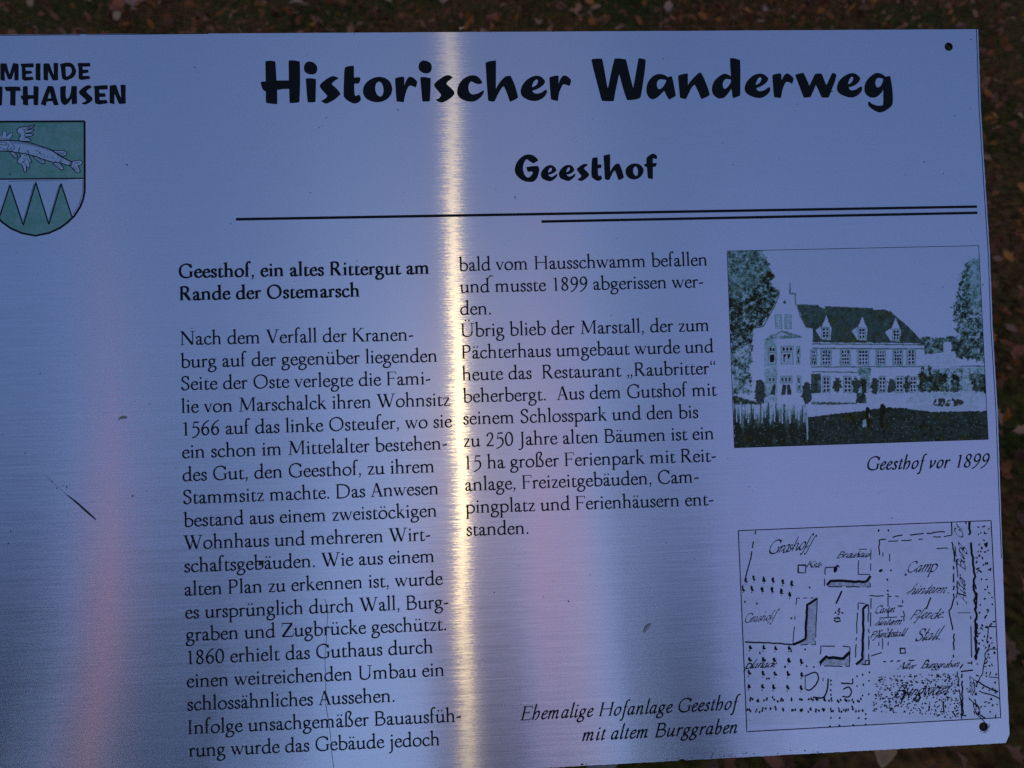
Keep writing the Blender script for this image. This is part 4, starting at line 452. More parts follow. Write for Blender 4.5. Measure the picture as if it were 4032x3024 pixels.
def patch(x, y):  # 0 = grass showing, 1 = thick leaves
    return .5+.5*math.sin(1.9*x+2.3*math.sin(1.1*y+.6)+1.0)*math.cos(1.6*y+1.3*math.sin(.9*x))
LV, LF, LC = [], [], []
for k in range(15000):
    x = rng.uniform(-2.6, 3.0); y = rng.uniform(-.5, 4.1)
    if rng.random() > .3+.7*patch(x, y): continue
    s = rng.uniform(.02, .058); vs, fs = leaf_geo(rng, s, rng.random() < .55)
    n = len(LV); vs = place(vs, x, y, gz(x, y)+rng.uniform(.012, .05), rng)
    col = rng.choice(PAL); q = rng.uniform(.3, 1.3)
    LV += vs; LF += [tuple(n+i for i in f) for f in fs]; LC += [tuple(c*q for c in col)]*len(vs)
tag(tinted("leaf_litter", LV, LF, LC, LEAFM), "brown fallen leaves covering the grass behind the sign", "leaf litter", kind='stuff')
GV, GF, GC = [], [], []
for k in range(36000):
    x = rng.uniform(-2.6, 3.0); y = rng.uniform(-.5, 4.1)
    if rng.random() < patch(x, y)*.85: continue
    h = rng.uniform(.02, .07); a = rng.uniform(0, 6.28); w = rng.uniform(.0012, .0026); ln_ = rng.uniform(.2, 1.1)*h
    z0 = gz(x, y); n = len(GV); ca, sa = math.cos(a), math.sin(a); b = rng.uniform(0, 6.28)
    GV += [(x-ca*w, y-sa*w, z0), (x+ca*w, y+sa*w, z0), (x+ca*w*.7+ln_*.4*math.cos(b), y+sa*w*.7+ln_*.4*math.sin(b), z0+h*.65), (x-ca*w*.7+ln_*.4*math.cos(b), y-sa*w*.7+ln_*.4*math.sin(b), z0+h*.65), (x+ln_*math.cos(b), y+ln_*math.sin(b), z0+h)]
    GF += [(n, n+1, n+2, n+3), (n+3, n+2, n+4)]
    q = rng.uniform(.5, 1.2); g = rng.choice([(.13, .12, .016), (.16, .13, .02), (.20, .14, .03), (.10, .10, .014)]); GC += [tuple(c*q for c in g)]*5
tag(tinted("grass", GV, GF, GC, GRASSM), "short dull green grass under the fallen leaves", "grass", kind='stuff')

# the conspicuous leaves, one object each
for (x, y, size, rot, lobed, curl, tilt, col, label) in BIG_LEAVES:
    r = random.Random(hash((round(x, 2), round(y, 2))) & 0xffff); vs, fs = leaf_geo(r, size, lobed, curl)
    o = tinted("fallen_leaf", vs, fs, [col]*len(vs), LEAFM)
    o.location = (x, y, gz(x, y)+.05); o.rotation_euler = (tilt, tilt*.4, rot)
    tag(o, label, "leaf", "conspicuous fallen leaves on the ground")

# ------------------------------------------------------------------ the sign
sign = bpy.data.objects.new("information_sign", None); COL.objects.link(sign)
ELEV = R(48.0)
sign.matrix_world = Matrix(((1, 0, 0, 0), (0, math.sin(ELEV), -math.cos(ELEV), 0), (0, math.cos(ELEV), math.sin(ELEV), 1.05), (0, 0, 0, 1)))
tag(sign, "brushed aluminium information sign with black German text, crest, old photograph and plan", "sign")
XL, XR, YT, YB = -345.0, 284.0, 203.6, -216.6
loop = []
def edge(a, b, rough, step):
    n = max(1, int(math.hypot(b[0]-a[0], b[1]-a[1])/step))
    for k in range(n):
        t = k/n; loop.append((a[0]+(b[0]-a[0])*t+(rng.gauss(0, rough) if k else 0), a[1]+(b[1]-a[1])*t+(rng.gauss(0, rough) if k else 0)))
RE = RIGHT_EDGE
edge((XL, YB), (RE[0][0]-2.6, YB-.3), .09, 1.3); edge((RE[0][0]-2.6, YB-.3), RE[0], .08, 2)
for a_, b_ in zip(RE, RE[1:]): edge(a_, b_, .05, 2.0)
XR, YT = RE[-1]
edge((XR, YT), (XL, YT), .03, 6.0); edge((XL, YT), (XL, YB), .05, 6.0)
# little chip out of the lower edge
loop = [(x, y+.9*max(0, 1-((x-90.5)/1.6)**2) if y < YB+1 else y) for x, y in loop]
hole_loops = [[(cx+rr*math.cos(2*math.pi*k/36)*(1+.006*math.sin(.5*k)), cy+rr*math.sin(2*math.pi*k/36)) for k in range(36)] for cx, cy, rr in HOLES]
bm = bmesh.new(); es = []
for lp in [loop]+hole_loops:
    vs = [bm.verts.new((x*MM, y*MM, 0)) for x, y in lp]; es += [bm.edges.new((vs[i-1], vs[i])) for i in range(len(vs))]
bmesh.ops.triangle_fill(bm, use_beauty=True, edges=es, normal=(0, 0, 1))
for f in bm.faces:
    if f.normal.z < 0: f.normal_flip()
me = bpy.data.meshes.new("face_sheet"); bm.to_mesh(me); bm.free(); me.materials.append(ALU)
o = bpy.data.objects.new("face_sheet", me); COL.objects.link(o); o.parent = sign
def wall(loops, z0, z1, name, mat, back=False):
    v = []; f = []
    for lp in loops:
        n0 = len(v); m_ = len(lp)
        v += [(x*MM, y*MM, z0*MM) for x, y in lp]+[(x*MM, y*MM, z1*MM) for x, y in lp]
        f += [(n0+i, n0+(i+1) % m_, n0+m_+(i+1) % m_, n0+m_+i) for i in range(m_)]
    return mesh_obj(name, v, f, mat, sign)
wall([loop]+hole_loops, -.01, -.35, "cut_edge", EDGE)
wall([loop]+hole_loops, -.36, -2.7, "core", CORE)
bk = me.copy(); bk.name = "back_sheet"; bk.materials.clear(); bk.materials.append(EDGE)
o = bpy.data.objects.new("back_sheet", bk); COL.objects.link(o); o.parent = sign; o.location = (0, 0, -.003)

def lettering(name, letters):
    F = Flat()
    for loops in letters: F.outline([rounded(l) for l in loops])
    return F.build(name, INK, sign)
lettering("title_lettering", TITLE); lettering("subtitle_lettering", SUB); lettering("municipality_lettering", CAPS)
def type_block(name, lines):
    F = Flat()
    for t, st, x0, y0, x1, y1, em in lines: F.many(text_polys(t, st, x0, y0, x1, y1, em)[0])
    return F.build(name, INK, sign)
type_block("bold_heading", LINES[0:2]); type_block("left_column_text", LINES[2:21]); type_block("right_column_text", LINES[21:34])
type_block("photograph_caption", LINES[34:35]); type_block("plan_caption", LINES[35:37])
for k, (a, b, w) in enumerate(RULES):
    F = Flat(); F.many(ribbon([a, ((a[0]+b[0])/2, (a[1]+b[1])/2), b], w/2)); F.build("ruled_line", INK, sign)
for pts, w in BORDER:
    F = Flat(); F.many(ribbon(pts, w/2)); F.build("border_line", INK, sign)

# ------------------------------------------------------------------ raster prints (ink laid on the metal)
def vnoise(x, y, seed):
    r_ = np.random.default_rng(seed); T = r_.random((256, 256)); xi = np.floor(x).astype(int); yi = np.floor(y).astype(int); fx = x-xi; fy = y-yi
    fx = fx*fx*(3-2*fx); fy = fy*fy*(3-2*fy); g = lambda a, b: T[(yi+b) % 256, (xi+a) % 256]
    return (g(0, 0)*(1-fx)+g(1, 0)*fx)*(1-fy)+(g(0, 1)*(1-fx)+g(1, 1)*fx)*fy
def fbm(x, y, seed, o=4):
    s = 0; a = .5; t = 0
    for k in range(o): s = s+a*vnoise(x*2**k+k*17.3, y*2**k+k*9.1, seed+k); t += a; a *= .6
    return s/t
def inside(X, Y, poly):
    c = np.zeros(X.shape, bool); n = len(poly)
    for i in range(n):
        ax, ay = poly[i]; bx, by = poly[(i+1) % n]
        if ay == by: continue
        c ^= ((ay > Y) != (by > Y)) & (X < (bx-ax)*(Y-ay)/(by-ay)+ax)
    return c
def raster_print(name, corners, NX, NY, colour, z, parent, keep=None):
    """corners TL,TR,BR,BL in mm; colour(U,V)->(h,w,3) ink transmission per grid point"""
    U, V = np.meshgrid(np.linspace(0, 1, NX), np.linspace(0, 1, NY)); tl, tr_, br, bl = [np.array(c, float) for c in corners]
    P = (tl[None, None]*((1-U)*(1-V))[..., None]+tr_[None, None]*(U*(1-V))[..., None]+br[None, None]*(U*V)[..., None]+bl[None, None]*((1-U)*V)[..., None])*MM
    col = colour(U, V); n = NX*NY
    co = np.zeros((n, 3), np.float32); co[:, :2] = P.reshape(-1, 2); co[:, 2] = z*MM
    I = np.arange(n).reshape(NY, NX); q = np.stack([I[1:, :-1], I[1:, 1:], I[:-1, 1:], I[:-1, :-1]], -1).reshape(-1, 4)
    if keep is not None:
        kk = keep(U, V); kq = (kk[1:, :-1] & kk[1:, 1:] & kk[:-1, 1:] & kk[:-1, :-1]).reshape(-1); q = q[kq]
    me = bpy.data.meshes.new(name); me.vertices.add(n); me.vertices.foreach_set('co', co.ravel())
    me.loops.add(q.size); me.loops.foreach_set('vertex_index', q.ravel().astype(np.int32)); me.polygons.add(len(q)); me.polygons.foreach_set('loop_start', np.arange(0, q.size, 4, dtype=np.int32))
    try: me.polygons.foreach_set('loop_total', np.full(len(q), 4, np.int32))
    except Exception: pass
    me.update(calc_edges=True)
    a = me.color_attributes.new('ink', 'FLOAT_COLOR', 'POINT'); c = np.ones((n, 4), np.float32); c[:, :3] = col.reshape(-1, 3); a.data.foreach_set('color', c.ravel())
    me.materials.append(PRINT); o = bpy.data.objects.new(name, me); COL.objects.link(o); o.parent = parent; return o

# --- old photograph of the manor house
PT = dict(tl=(288, -32), tr=(1918, -67), br=(1980, 1188), bl=(335, 1243))
def photo_density(U, V):
    bx = lambda k: (PT['tl'][k]*(1-U)*(1-V)+PT['tr'][k]*U*(1-V)+PT['br'][k]*U*V+PT['bl'][k]*(1-U)*V)
    X, Y = bx(0), bx(1)
    jx = (fbm(X/14, Y/14, 3)-.5); jy = (fbm(X/14, Y/14, 8)-.5); n1 = fbm(X/22, Y/22, 21); n2 = fbm(X/7, Y/7, 33, 3); n3 = fbm(X/90, Y/90, 41)
    st = lambda n, k=2.0: np.clip((n-.5)*k+.5, -.2, 1.2)
    n1 = st(n1); n2 = st(n2, 1.6); n3 = st(n3)
    D = .03+.02*n1
    def P(poly, d, wob=0, var=0.0, soft=1.0):
        m = inside(X+jx*wob, Y+jy*wob, poly); dd = d+var*(n2-.5)*2+var*.9*(n1-.5)*2
        D[m] = (D*(1-soft)+dd*soft)[m]
    # trees left and right, hedge line
    P([(280, -60), (500, -60), (545, 30), (590, 130), (575, 190), (632, 240), (598, 300), (560, 380), (500, 455), (455, 480), (440, 720), (320, 740)], .72, 60, .42)
    m = inside(X+jx*50, Y+jy*50, [(280, -60), (500, -60), (560, 60), (520, 160), (420, 250), (280, 290)]); D[m] = D[m]*.60+.10
    P([(310, 640), (445, 560), (445, 900), (330, 900)], .42, 50, .4)
    P([(1830, 50), (1930, 10), (1990, 700), (1800, 640), (1785, 530), (1750, 400), (1745, 330), (1775, 250), (1795, 150)], .60, 60, .42)
    m = inside(X+jx*60, Y+jy*60, [(1850, 20), (1940, 10), (1960, 420), (1850, 330)]); D[m] = D[m]*.5+.08
    P([(1530, 545), (1560, 520), (1640, 535), (1760, 520), (1810, 560), (1960, 680), (1560, 640)], .68, 40, .3)
    # manor: gable wing, roof
    P([(455, 470), (520, 455), (560, 380), (600, 290), (640, 180), (690, 180), (725, 270), (740, 340), (790, 465), (838, 470), (830, 950), (455, 960)], .03, 5, .015)
    P([(735, 318), (870, 324), (915, 345), (915, 330), (1222, 342), (1235, 352), (1300, 345), (1335, 362), (1440, 445), (1562, 568), (838, 562), (836, 470), (792, 462)], .74, 10, .10)
    P([(838, 575), (1560, 575), (1562, 720), (1530, 890), (830, 890)], .05, 4, .025)
    for (x, y) in ((924, 388), (1157, 392), (1374, 400)):
        P([(x, y), (x+16, y+45), (x+34, y+82), (x+26, y+158), (x-36, y+152), (x-33, y+80), (x-18, y+48)], .06, 4, .04)
        P([(x-70, y+95), (x-34, y+70), (x-34, y+150)], .12, 4, .05)
    def window(x0, y0, x1, y1, nx, ny, d=1.0, bar=.08):
        m = (X > x0) & (X < x1) & (Y > y0) & (Y < y1); u = (X-x0)/(x1-x0)*nx; v = (Y-y0)/(y1-y0)*ny
        g = (np.abs(u-np.round(u)) > .16) & (np.abs(v-np.round(v)) > .14); D[m & g] = (d+.2*(n2-.5))[m & g]; D[m & ~g] = bar
        e = (X > x0-7) & (X < x1+7) & (Y > y0-7) & (Y < y1+7) & ~m; D[e] = np.maximum(D[e], .42)
    for (x0, y0, x1, y1) in ((899, 468, 940, 530), (1135, 472, 1174, 534), (1358, 480, 1396, 546)): window(x0, y0, x1, y1, 2, 3)
    for (x0, x1) in ((600, 632), (662, 694)): window(x0, 388, x1, 468, 2, 4, .35)
    m = (np.hypot(X-656, Y-302) < 10); D[m] = .7
    for pl in ([(836, 572), (1560, 578)], [(836, 600), (1560, 604)], [(830, 722), (1965, 716)], [(528, 712), (770, 706)], [(455, 472), (520, 458), (590, 330), (625, 240)], [(735, 318), (760, 400), (795, 465), (836, 470)], [(690, 180), (690, 245), (725, 245), (725, 315)], [(915, 330), (1222, 343)], [(735, 318), (870, 322)], [(1335, 360), (1562, 570)], [(836, 752), (1120, 756)]):
        for (ax, ay), (bx_, by_) in zip(pl, pl[1:]):
            t = np.clip(((X-ax)*(bx_-ax)+(Y-ay)*(by_-ay))/((bx_-ax)**2+(by_-ay)**2), 0, 1); d = np.hypot(X-ax-t*(bx_-ax), Y-ay-t*(by_-ay)); m = d < 4.2; D[m] = np.maximum(D[m], .55+.25*(n2[m]-.5))
    for (x0, x1) in ((832, 856), (899, 950), (1024, 1072), (1134, 1192), (1254, 1300), (1364, 1412), (1454, 1496)):
        P([(x0-14, 606), (x1+12, 606), (x1+12, 712), (x0-14, 712)], .30, 3, .1); window(x0, 614, x1, 704, 2 if x1-x0 < 45 else 3, 4)
    P([(824, 766), (888, 766), (892, 892), (826, 892)], .72, 4, .15)
    for (x0, x1) in ((904, 945), (1040, 1084), (1268, 1306), (1378, 1420), (1468, 1506)): window(x0, 786, x1, 884, 2, 4, .95)
    P([(1126, 728), (1214, 728), (1214, 775), (1204, 775), (1204, 890), (1140, 890), (1140, 775), (1126, 775)], .5, 6, .3); P([(1152, 800), (1184, 800), (1186, 890), (1156, 890)], .88, 3, .1)
    # bay
    P([(524, 545), (562, 518), (640, 484), (704, 502), (772, 526), (772, 545)], .42, 5, .2); P([(600, 520), (640, 496), (690, 516)], .1, 4, .05)
    P([(526, 548), (608, 540), (610, 950), (528, 955)], .26, 5, .14); P([(610, 540), (772, 532), (770, 950), (610, 950)], .05, 4, .02)
    for (x0, y0, x1, y1, a, b) in ((555, 592, 596, 622, 2, 1), (555, 632, 596, 700, 1, 1), (638, 590, 706, 620, 3, 1), (638, 630, 706, 698, 1, 1), (738, 592, 750, 700, 1, 2)): window(x0, y0, x1, y1, a, b, 1.0)
    P([(655, 665), (668, 640), (680, 672), (694, 650), (700, 698), (655, 698)], .2, 8, .1)
    for (x0, y0, x1, y1, a, b) in ((552, 786, 597, 820, 2, 1), (632, 784, 700, 820, 3, 1), (740, 784, 756, 882, 1, 2)): window(x0, y0, x1, y1, a, b, .7)
    P([(585, 830), (597, 830), (597, 902), (562, 902)], .84, 4, .1); P([(645, 832), (668, 838), (662, 902), (632, 902)], .86, 4, .1); P([(670, 838), (690, 832), (702, 902), (672, 902)], .84, 4, .1)
    # right wing, garden wall, shrubs
    P([(1560, 640), (1760, 620), (1790, 720), (1560, 720)], .12, 10, .08); P([(1686, 560), (1736, 560), (1738, 640), (1684, 640)], .07, 3, .04)
    P([(1560, 732), (1970, 724), (1970, 900), (1520, 900)], .30, 8, .25); P([(1500, 880), (1975, 876), (1975, 955), (1430, 955)], .16, 6, .10)
    for pl in ([(1520, 760), (1600, 775), (1650, 755), (1715, 770), (1720, 880), (1520, 885)], [(1740, 770), (1785, 765), (1790, 880), (1735, 880)], [(1850, 765), (1980, 760), (1980, 890), (1880, 880)], [(1540, 720), (1560, 715), (1562, 790), (1540, 790)], [(1588, 715), (1604, 715), (1606, 780), (1588, 780)]): P(pl, .78, 40, .3)
    for (cx, cy, rx, ry) in ((498, 885, 36, 78), (800, 890, 34, 72), (995, 840, 30, 46), (1115, 840, 28, 52), (1240, 845, 26, 52), (1345, 845, 28, 46), (1446, 830, 20, 54), (1155, 920, 34, 32), (1216, 915, 26, 10), (1400, 912, 28, 12)):
        m = ((X+jx*40-cx)/rx)**2+((Y+jy*40-cy)/ry)**2 < 1; D[m] = (.8+.3*(n2-.5))[m]
    P([(830, 896), (1430, 896), (1430, 948), (830, 948)], .12, 4, .06); P([(830, 946), (1120, 952), (1120, 972), (830, 985)], .62, 8, .2)
    P([(1120, 890), (1180, 890), (1182, 955), (1120, 955)], .8, 25, .2)
    # foreground
    P([(325, 905), (450, 940), (530, 975), (330, 985)], .78, 20, .2)
    P([(325, 975), (1460, 955), (1975, 960), (1980, 1010), (1300, 990), (900, 1040), (330, 1050)], .10, 10, .06)
    streak = fbm(X/15+jx*2, Y/150, 55, 4)*1.5
    m = inside(X+jx*30, Y, [(328, 965), (800, 960), (800, 1050), (820, 1240), (330, 1260)]); tt = np.clip((Y-960)/170, 0, 1)
    D[m] = np.clip(.10+.85*tt*1.1+(streak-.75)*1.3*(1-.45*tt)+.15*(n2-.5), .08, .95)[m]
    P([(805, 1045), (900, 1035), (1180, 1000), (1330, 982), (1450, 990), (1600, 1010), (1985, 1005), (2000, 1260), (805, 1260)], .90, 14, .07)
    lawn = inside(X, Y, [(325, 1090), (805, 1050), (1450, 990), (1985, 1005), (2000, 1260), (325, 1260)]); sp = lawn & (n2 > .92); D[sp] = .45
    for k in range(26):
        px = 335+k*18+5*math.sin(k*3.7); y0 = 958+12*math.sin(k*1.9); y1 = 1040+50*abs(math.sin(k*2.3)); w_ = 2.2+1.6*abs(math.sin(k*5.1))
        m = (np.abs(X-px+jx*6) < w_) & (Y > y0) & (Y < y1); D[m] = .10 if k % 3 else .75
    P([(790, 1040), (806, 1040), (808, 1190), (800, 1190)], .25, 3, .1)
    m = (((X-1700)/230)**2+((Y-982)/24)**2 < 1); D[m] = .18; m = (((X-1710)/110)**2+((Y-950)/28)**2 < 1); D[m & (n1 > .35)] = .82; P([(1678, 880), (1752, 880), (1745, 925), (1690, 925)], .2, 8, .15)
    P([(1205, 932), (1262, 932), (1258, 965), (1210, 965)], .08, 3, .04); P([(1378, 922), (1428, 922), (1424, 956), (1382, 956)], .08, 3, .04); P([(1265, 890), (1305, 890), (1305, 920), (1265, 920)], .08, 3, .04)
    for pl in ([(1180, 985), (1192, 978), (1205, 990), (1212, 1030), (1204, 1060), (1208, 1112), (1180, 1108), (1174, 1040)], [(1275, 965), (1290, 955), (1308, 975), (1306, 1015), (1292, 1060), (1292, 1115), (1276, 1112), (1268, 1020)]): P(pl, .99, 6, .03)
    P([(1198, 1010), (1208, 1040), (1200, 1055)], .3, 3, .1); P([(1160, 1065), (1180, 1058), (1186, 1105), (1158, 1110)], .35, 8, .2)
    moss = fbm(X/70, Y/70, 77)
    return np.clip(D, .02, 1), moss
def photo_colour(U, V):
    D, moss = photo_density(U, V); stops = ((0, (.99, 1.0, 1.0)), (.14, (.86, .93, .88)), (.38, (.42, .66, .47)), (.66, (.15, .21, .13)), (1.0, (.045, .038, .014)))
    c = np.stack([np.interp(D, [s[0] for s in stops], [s[1][k] for s in stops]) for k in range(3)], -1)
    ol = (np.clip((moss-.60)*6, 0, 1)*np.clip(D*2-.7, 0, 1))[..., None]; return c*(1-ol)+c*np.array((1.25, 1.0, .45))*ol
photo_print = raster_print("manor_photograph", PHOTO, 430, 330, photo_colour, .05, sign)
F = Flat(); q = PHOTO+[PHOTO[0]]
for a, b in zip(q, q[1:]): F.many(ribbon([a, b], .16), .09)
F.build("photograph_frame", INK, photo_print)

# --- crest: winged pike over three peaks (drawn in the traced crest units, mapped by CREST())
def crest(x, y):   # affine of the traced units to mm
    return (CA[0]+CA[1]*x+CA[2]*y, CA[3]+CA[4]*x+CA[5]*y)
SHIELD = [(-350, 185), (2050, 165), (2050, 1413+350), (2045, 1413+480), (2010, 1413+650), (1940, 1413+830), (1800, 1413+1045), (1640, 1413+1200), (1440, 1413+1345), (1180, 1413+1460), (850, 1413+1525),
          (520, 1413+1460), (260, 1413+1345), (60, 1413+1200), (-100, 1413+1045), (-240, 1413+830), (-310, 1413+650), (-345, 1413+480), (-350, 1413+350)]
BODY = [(-300, 800), (-200, 700), (-80, 655), (0, 640), (250, 636), (470, 650), (700, 690), (900, 745), (1100, 810), (1250, 868), (1450, 1005), (1600, 1085), (1725, 1150), (1740, 1200), (1700, 1245), (1550, 1210), (1420, 1165), (1290, 1165), (1000, 1075), (720, 985), (450, 935), (240, 905), (0, 890), (-200, 870)]
WING = [(470, 640), (455, 580), (495, 505), (420, 440), (410, 390), (450, 335), (520, 310), (700, 295), (815, 258), (838, 275), (760, 330), (640, 385), (800, 360), (820, 385), (740, 440), (620, 465), (790, 475), (800, 505), (720, 540), (620, 550), (700, 590), (750, 625), (735, 650), (630, 655)]
WING2 = [(490, 810), (450, 880), (480, 960), (500, 1010), (440, 1075), (415, 1130), (450, 1190), (520, 1215), (560, 1300), (580, 1390), (610, 1405), (640, 1370), (640, 1270), (680, 1300), (715, 1290), (720, 1180), (745, 1180), (762, 1150), (730, 1070), (690, 985), (695, 910), (640, 880), (600, 850)]
FINS = [[(240, 905), (300, 1010), (360, 1060), (415, 1050), (410, 1000), (340, 920)], [(790, 1000), (880, 1110), (980, 1175), (1065, 1195), (1085, 1160), (1030, 1090)], [(1280, 1175), (1370, 1270), (1450, 1330), (1520, 1345), (1540, 1300), (1480, 1220), (1410, 1170)],
        [(1260, 875), (1400, 880), (1540, 875), (1610, 920), (1610, 980), (1540, 1015), (1470, 1000), (1370, 940)], [(1725, 1150), (1830, 1130), (1940, 1110), (1995, 1160), (1975, 1220), (1890, 1250), (1920, 1310), (1940, 1380), (1900, 1420), (1830, 1400), (1760, 1320), (1690, 1240)]]
CROWN = [(-20, 590), (-20, 480), (40, 550), (60, 490), (60, 420), (105, 395), (150, 430), (165, 490), (150, 550), (210, 480), (310, 435), (290, 530), (250, 580), (235, 625), (-10, 632)]
APEX = [(-50, 1413+1180), (240, 1413+300), (565, 1413+1270), (865, 1413+235), (1180, 1413+1250), (1475, 1413+265), (1750, 1413+1100)]
CX0, CX1, CY0, CY1 = -370.0, 2070.0, 150.0, 2960.0
def crest_colour(U, V):
    X = CX0+(CX1-CX0)*U; Y = CY0+(CY1-CY0)*V; n = fbm(X/60, Y/60, 5); n2 = fbm(X/260, Y/260, 6)
    T = np.zeros(X.shape); up = Y < 1565-.012*X; T[up] = 1
    for p in [BODY, WING, WING2, CROWN]+FINS: T[inside(X, Y, p)] = .06
    low = inside(X, Y, APEX+[(1960, 2300), (2100, 3100), (-500, 3100), (-260, 2300)]); T[low & ~up] = 1
    T = np.where(T > .5, .90+.30*(n-.5)+.35*(n2-.5), T+.06+.08*n)[..., None]
    return np.array((.97, 1.0, 1.0))*(1-T)+np.array((.29, .58, .34))*T
crest_print = raster_print("crest", [crest(CX0, CY0), crest(CX1, CY0), crest(CX1, CY1), crest(CX0, CY1)], 250, 280, crest_colour, .05, sign, keep=lambda U, V: inside(CX0+(CX1-CX0)*U, CY0+(CY1-CY0)*V, SHIELD))
F = Flat(); CK = abs(CA[1])
def cl(pts, w, closed=False, smooth=True):
    p = catmull(pts, closed, 5) if smooth else (pts+[pts[0]] if closed else pts)
    F.many(ribbon([crest(*a) for a in p], w*CK/2, closed and smooth), .09)
cl(SHIELD[1:]+[SHIELD[0]], 48, False, False); cl([SHIELD[0], SHIELD[1], (2050, 220)], 48, False, False); cl([(-350, 1575), (2050, 1550)], 34, False, False); cl([(200, 1622), (600, 1615), (1100, 1604), (1650, 1590)], 10, False, False)
for a, b in zip(APEX, APEX[1:]): cl([a, b], 32, False, False)
for a, b in ((1, 2), (3, 4), (5, 6)): pass
for a, b in ((2, 3), (4, 5)): cl([(APEX[a][0]-5, APEX[a][1]-90), (APEX[b][0]-45, APEX[b][1]+40)], 9, False, False)
cl([(2005, 1590), (2003, 1740), (1995, 1900), (1960, 2030), (1900, 2200), (1770, 2420)], 9)
cl(BODY, 24, True); cl(WING, 20, True); cl(WING2[:-1], 20); cl(CROWN, 14, True, False); cl([(-20, 590), (240, 600)], 12, False, False)
for p in FINS: cl(p, 20, True)
for p in ([(530, 365), (590, 365), (605, 405), (570, 430)], [(570, 430), (612, 455), (610, 490), (580, 510)], [(580, 510), (610, 545), (600, 580), (570, 585)], [(610, 385), (600, 430)], [(620, 345), (740, 310)], [(560, 1080), (600, 1080), (590, 1130), (540, 1160), (600, 1190), (640, 1260)], [(580, 1005), (640, 1000), (630, 940), (600, 930)], [(640, 1050), (680, 1110), (720, 1180)], [(670, 960), (720, 1050)],
          [(300, 725), (345, 790), (320, 860), (250, 895), (160, 880)], [(60, 850), (140, 860), (190, 810), (200, 720)], [(0, 690), (60, 680), (150, 690), (150, 740), (60, 745), (0, 735)], [(0, 800), (50, 825)], [(180, 870), (250, 850), (300, 790)], [(1725, 1150), (1740, 1200), (1700, 1245)]): cl(p, 13)
for k in range(46):
    t = k/45; i = 240+t*1420; y = np.interp(i, [250, 470, 700, 900, 1100, 1250, 1450, 1600, 1725], [636, 650, 690, 745, 810, 868, 1005, 1085, 1150]); h = 75-35*t+12*math.sin(k*2.1); cl([(i, y+10), (i+38-20*t, y+h)], 8, False, False)
for k in range(64):
    i = rng.uniform(820, 1560); t0 = np.interp(i, [700, 1100, 1450, 1600], [690, 810, 1005, 1085]); b0 = np.interp(i, [720, 1000, 1290, 1550], [985, 1075, 1165, 1210]); y = t0+(b0-t0)*rng.uniform(.32, .86); F.add([crest(*q) for q in disc(i, y, rng.uniform(5, 11), 6)], .09)
for p in ([(1380, 915), (1470, 922), (1570, 915)], [(1400, 945), (1490, 952), (1590, 940)], [(1440, 975), (1560, 978)], [(880, 1065), (960, 1140)], [(920, 1065), (1010, 1150)], [(950, 1070), (1040, 1150)], [(1340, 1200), (1480, 1310)], [(1380, 1190), (1510, 1290)], [(1790, 1180), (1930, 1165)], [(1800, 1205), (1900, 1200)], [(1780, 1240), (1900, 1370)], [(1760, 1270), (1870, 1390)], [(1740, 1280), (1820, 1370)], [(300, 970), (350, 1040)], [(330, 960), (390, 1030)]): cl(p, 9)
F.build("crest_drawing", INK, crest_print)

# --- old hand-drawn plan
def pm(x, y):  # plan units (traced) -> mm, bilinear from the frame
    return (PB[0]+PB[1]*x+PB[2]*y+PB[3]*x*y, PB[4]+PB[5]*x+PB[6]*y+PB[7]*x*y)
PU = abs(PB[1])
F = Flat(); pr = random.Random(5)
def pl(pts, w, z=.09, wob=0.0, dash=None, smooth=False):
    if smooth: pts = catmull(pts, False, 6)
    q = []
    for a, b in zip(pts, pts[1:]):
        n = max(1, int(math.hypot(b[0]-a[0], b[1]-a[1])/22))
        q += [(a[0]+(b[0]-a[0])*k/n+pr.gauss(0, wob), a[1]+(b[1]-a[1])*k/n+pr.gauss(0, wob)) for k in range(n)]
    q.append(pts[-1]); rb = ribbon([pm(*p) for p in q], w*1.12*PU/2)
    for i, r in enumerate(rb):
        if dash and pr.random() < dash: continue
        F.add(r, z)
def blob(x, y, rx, ry, z=.09):
    rx *= 1.05; ry *= 1.05; F.add([pm(px+pr.gauss(0, .2*rx), py+pr.gauss(0, .2*ry)) for px, py in disc(x, y, 1, 8, rx, ry)], z)
HAND = {'h': (430, "S 150,720 110,560 84,300 78,10;S 84,200 150,330 235,380 290,330 285,150 300,30 345,16 400,90"), 't': (260, "S 130,640 104,300 88,80 112,14 200,70;W 22 20,420 230,440"),
        'f': (250, "S 250,640 210,712 150,640 110,300 70,-120 20,-230 -20,-180"), 'e': (318, "S 60,190 170,230 246,300 230,372 160,370 90,290 68,170 90,50 160,14 270,90"), 'r': (320, "S 90,388 80,10;S 84,190 150,330 200,380 270,340"), 'k': (400, "S 130,712 100,400 78,10;S 90,190 200,330 260,370 240,260 130,210;S 130,210 220,90 290,14 370,60")}
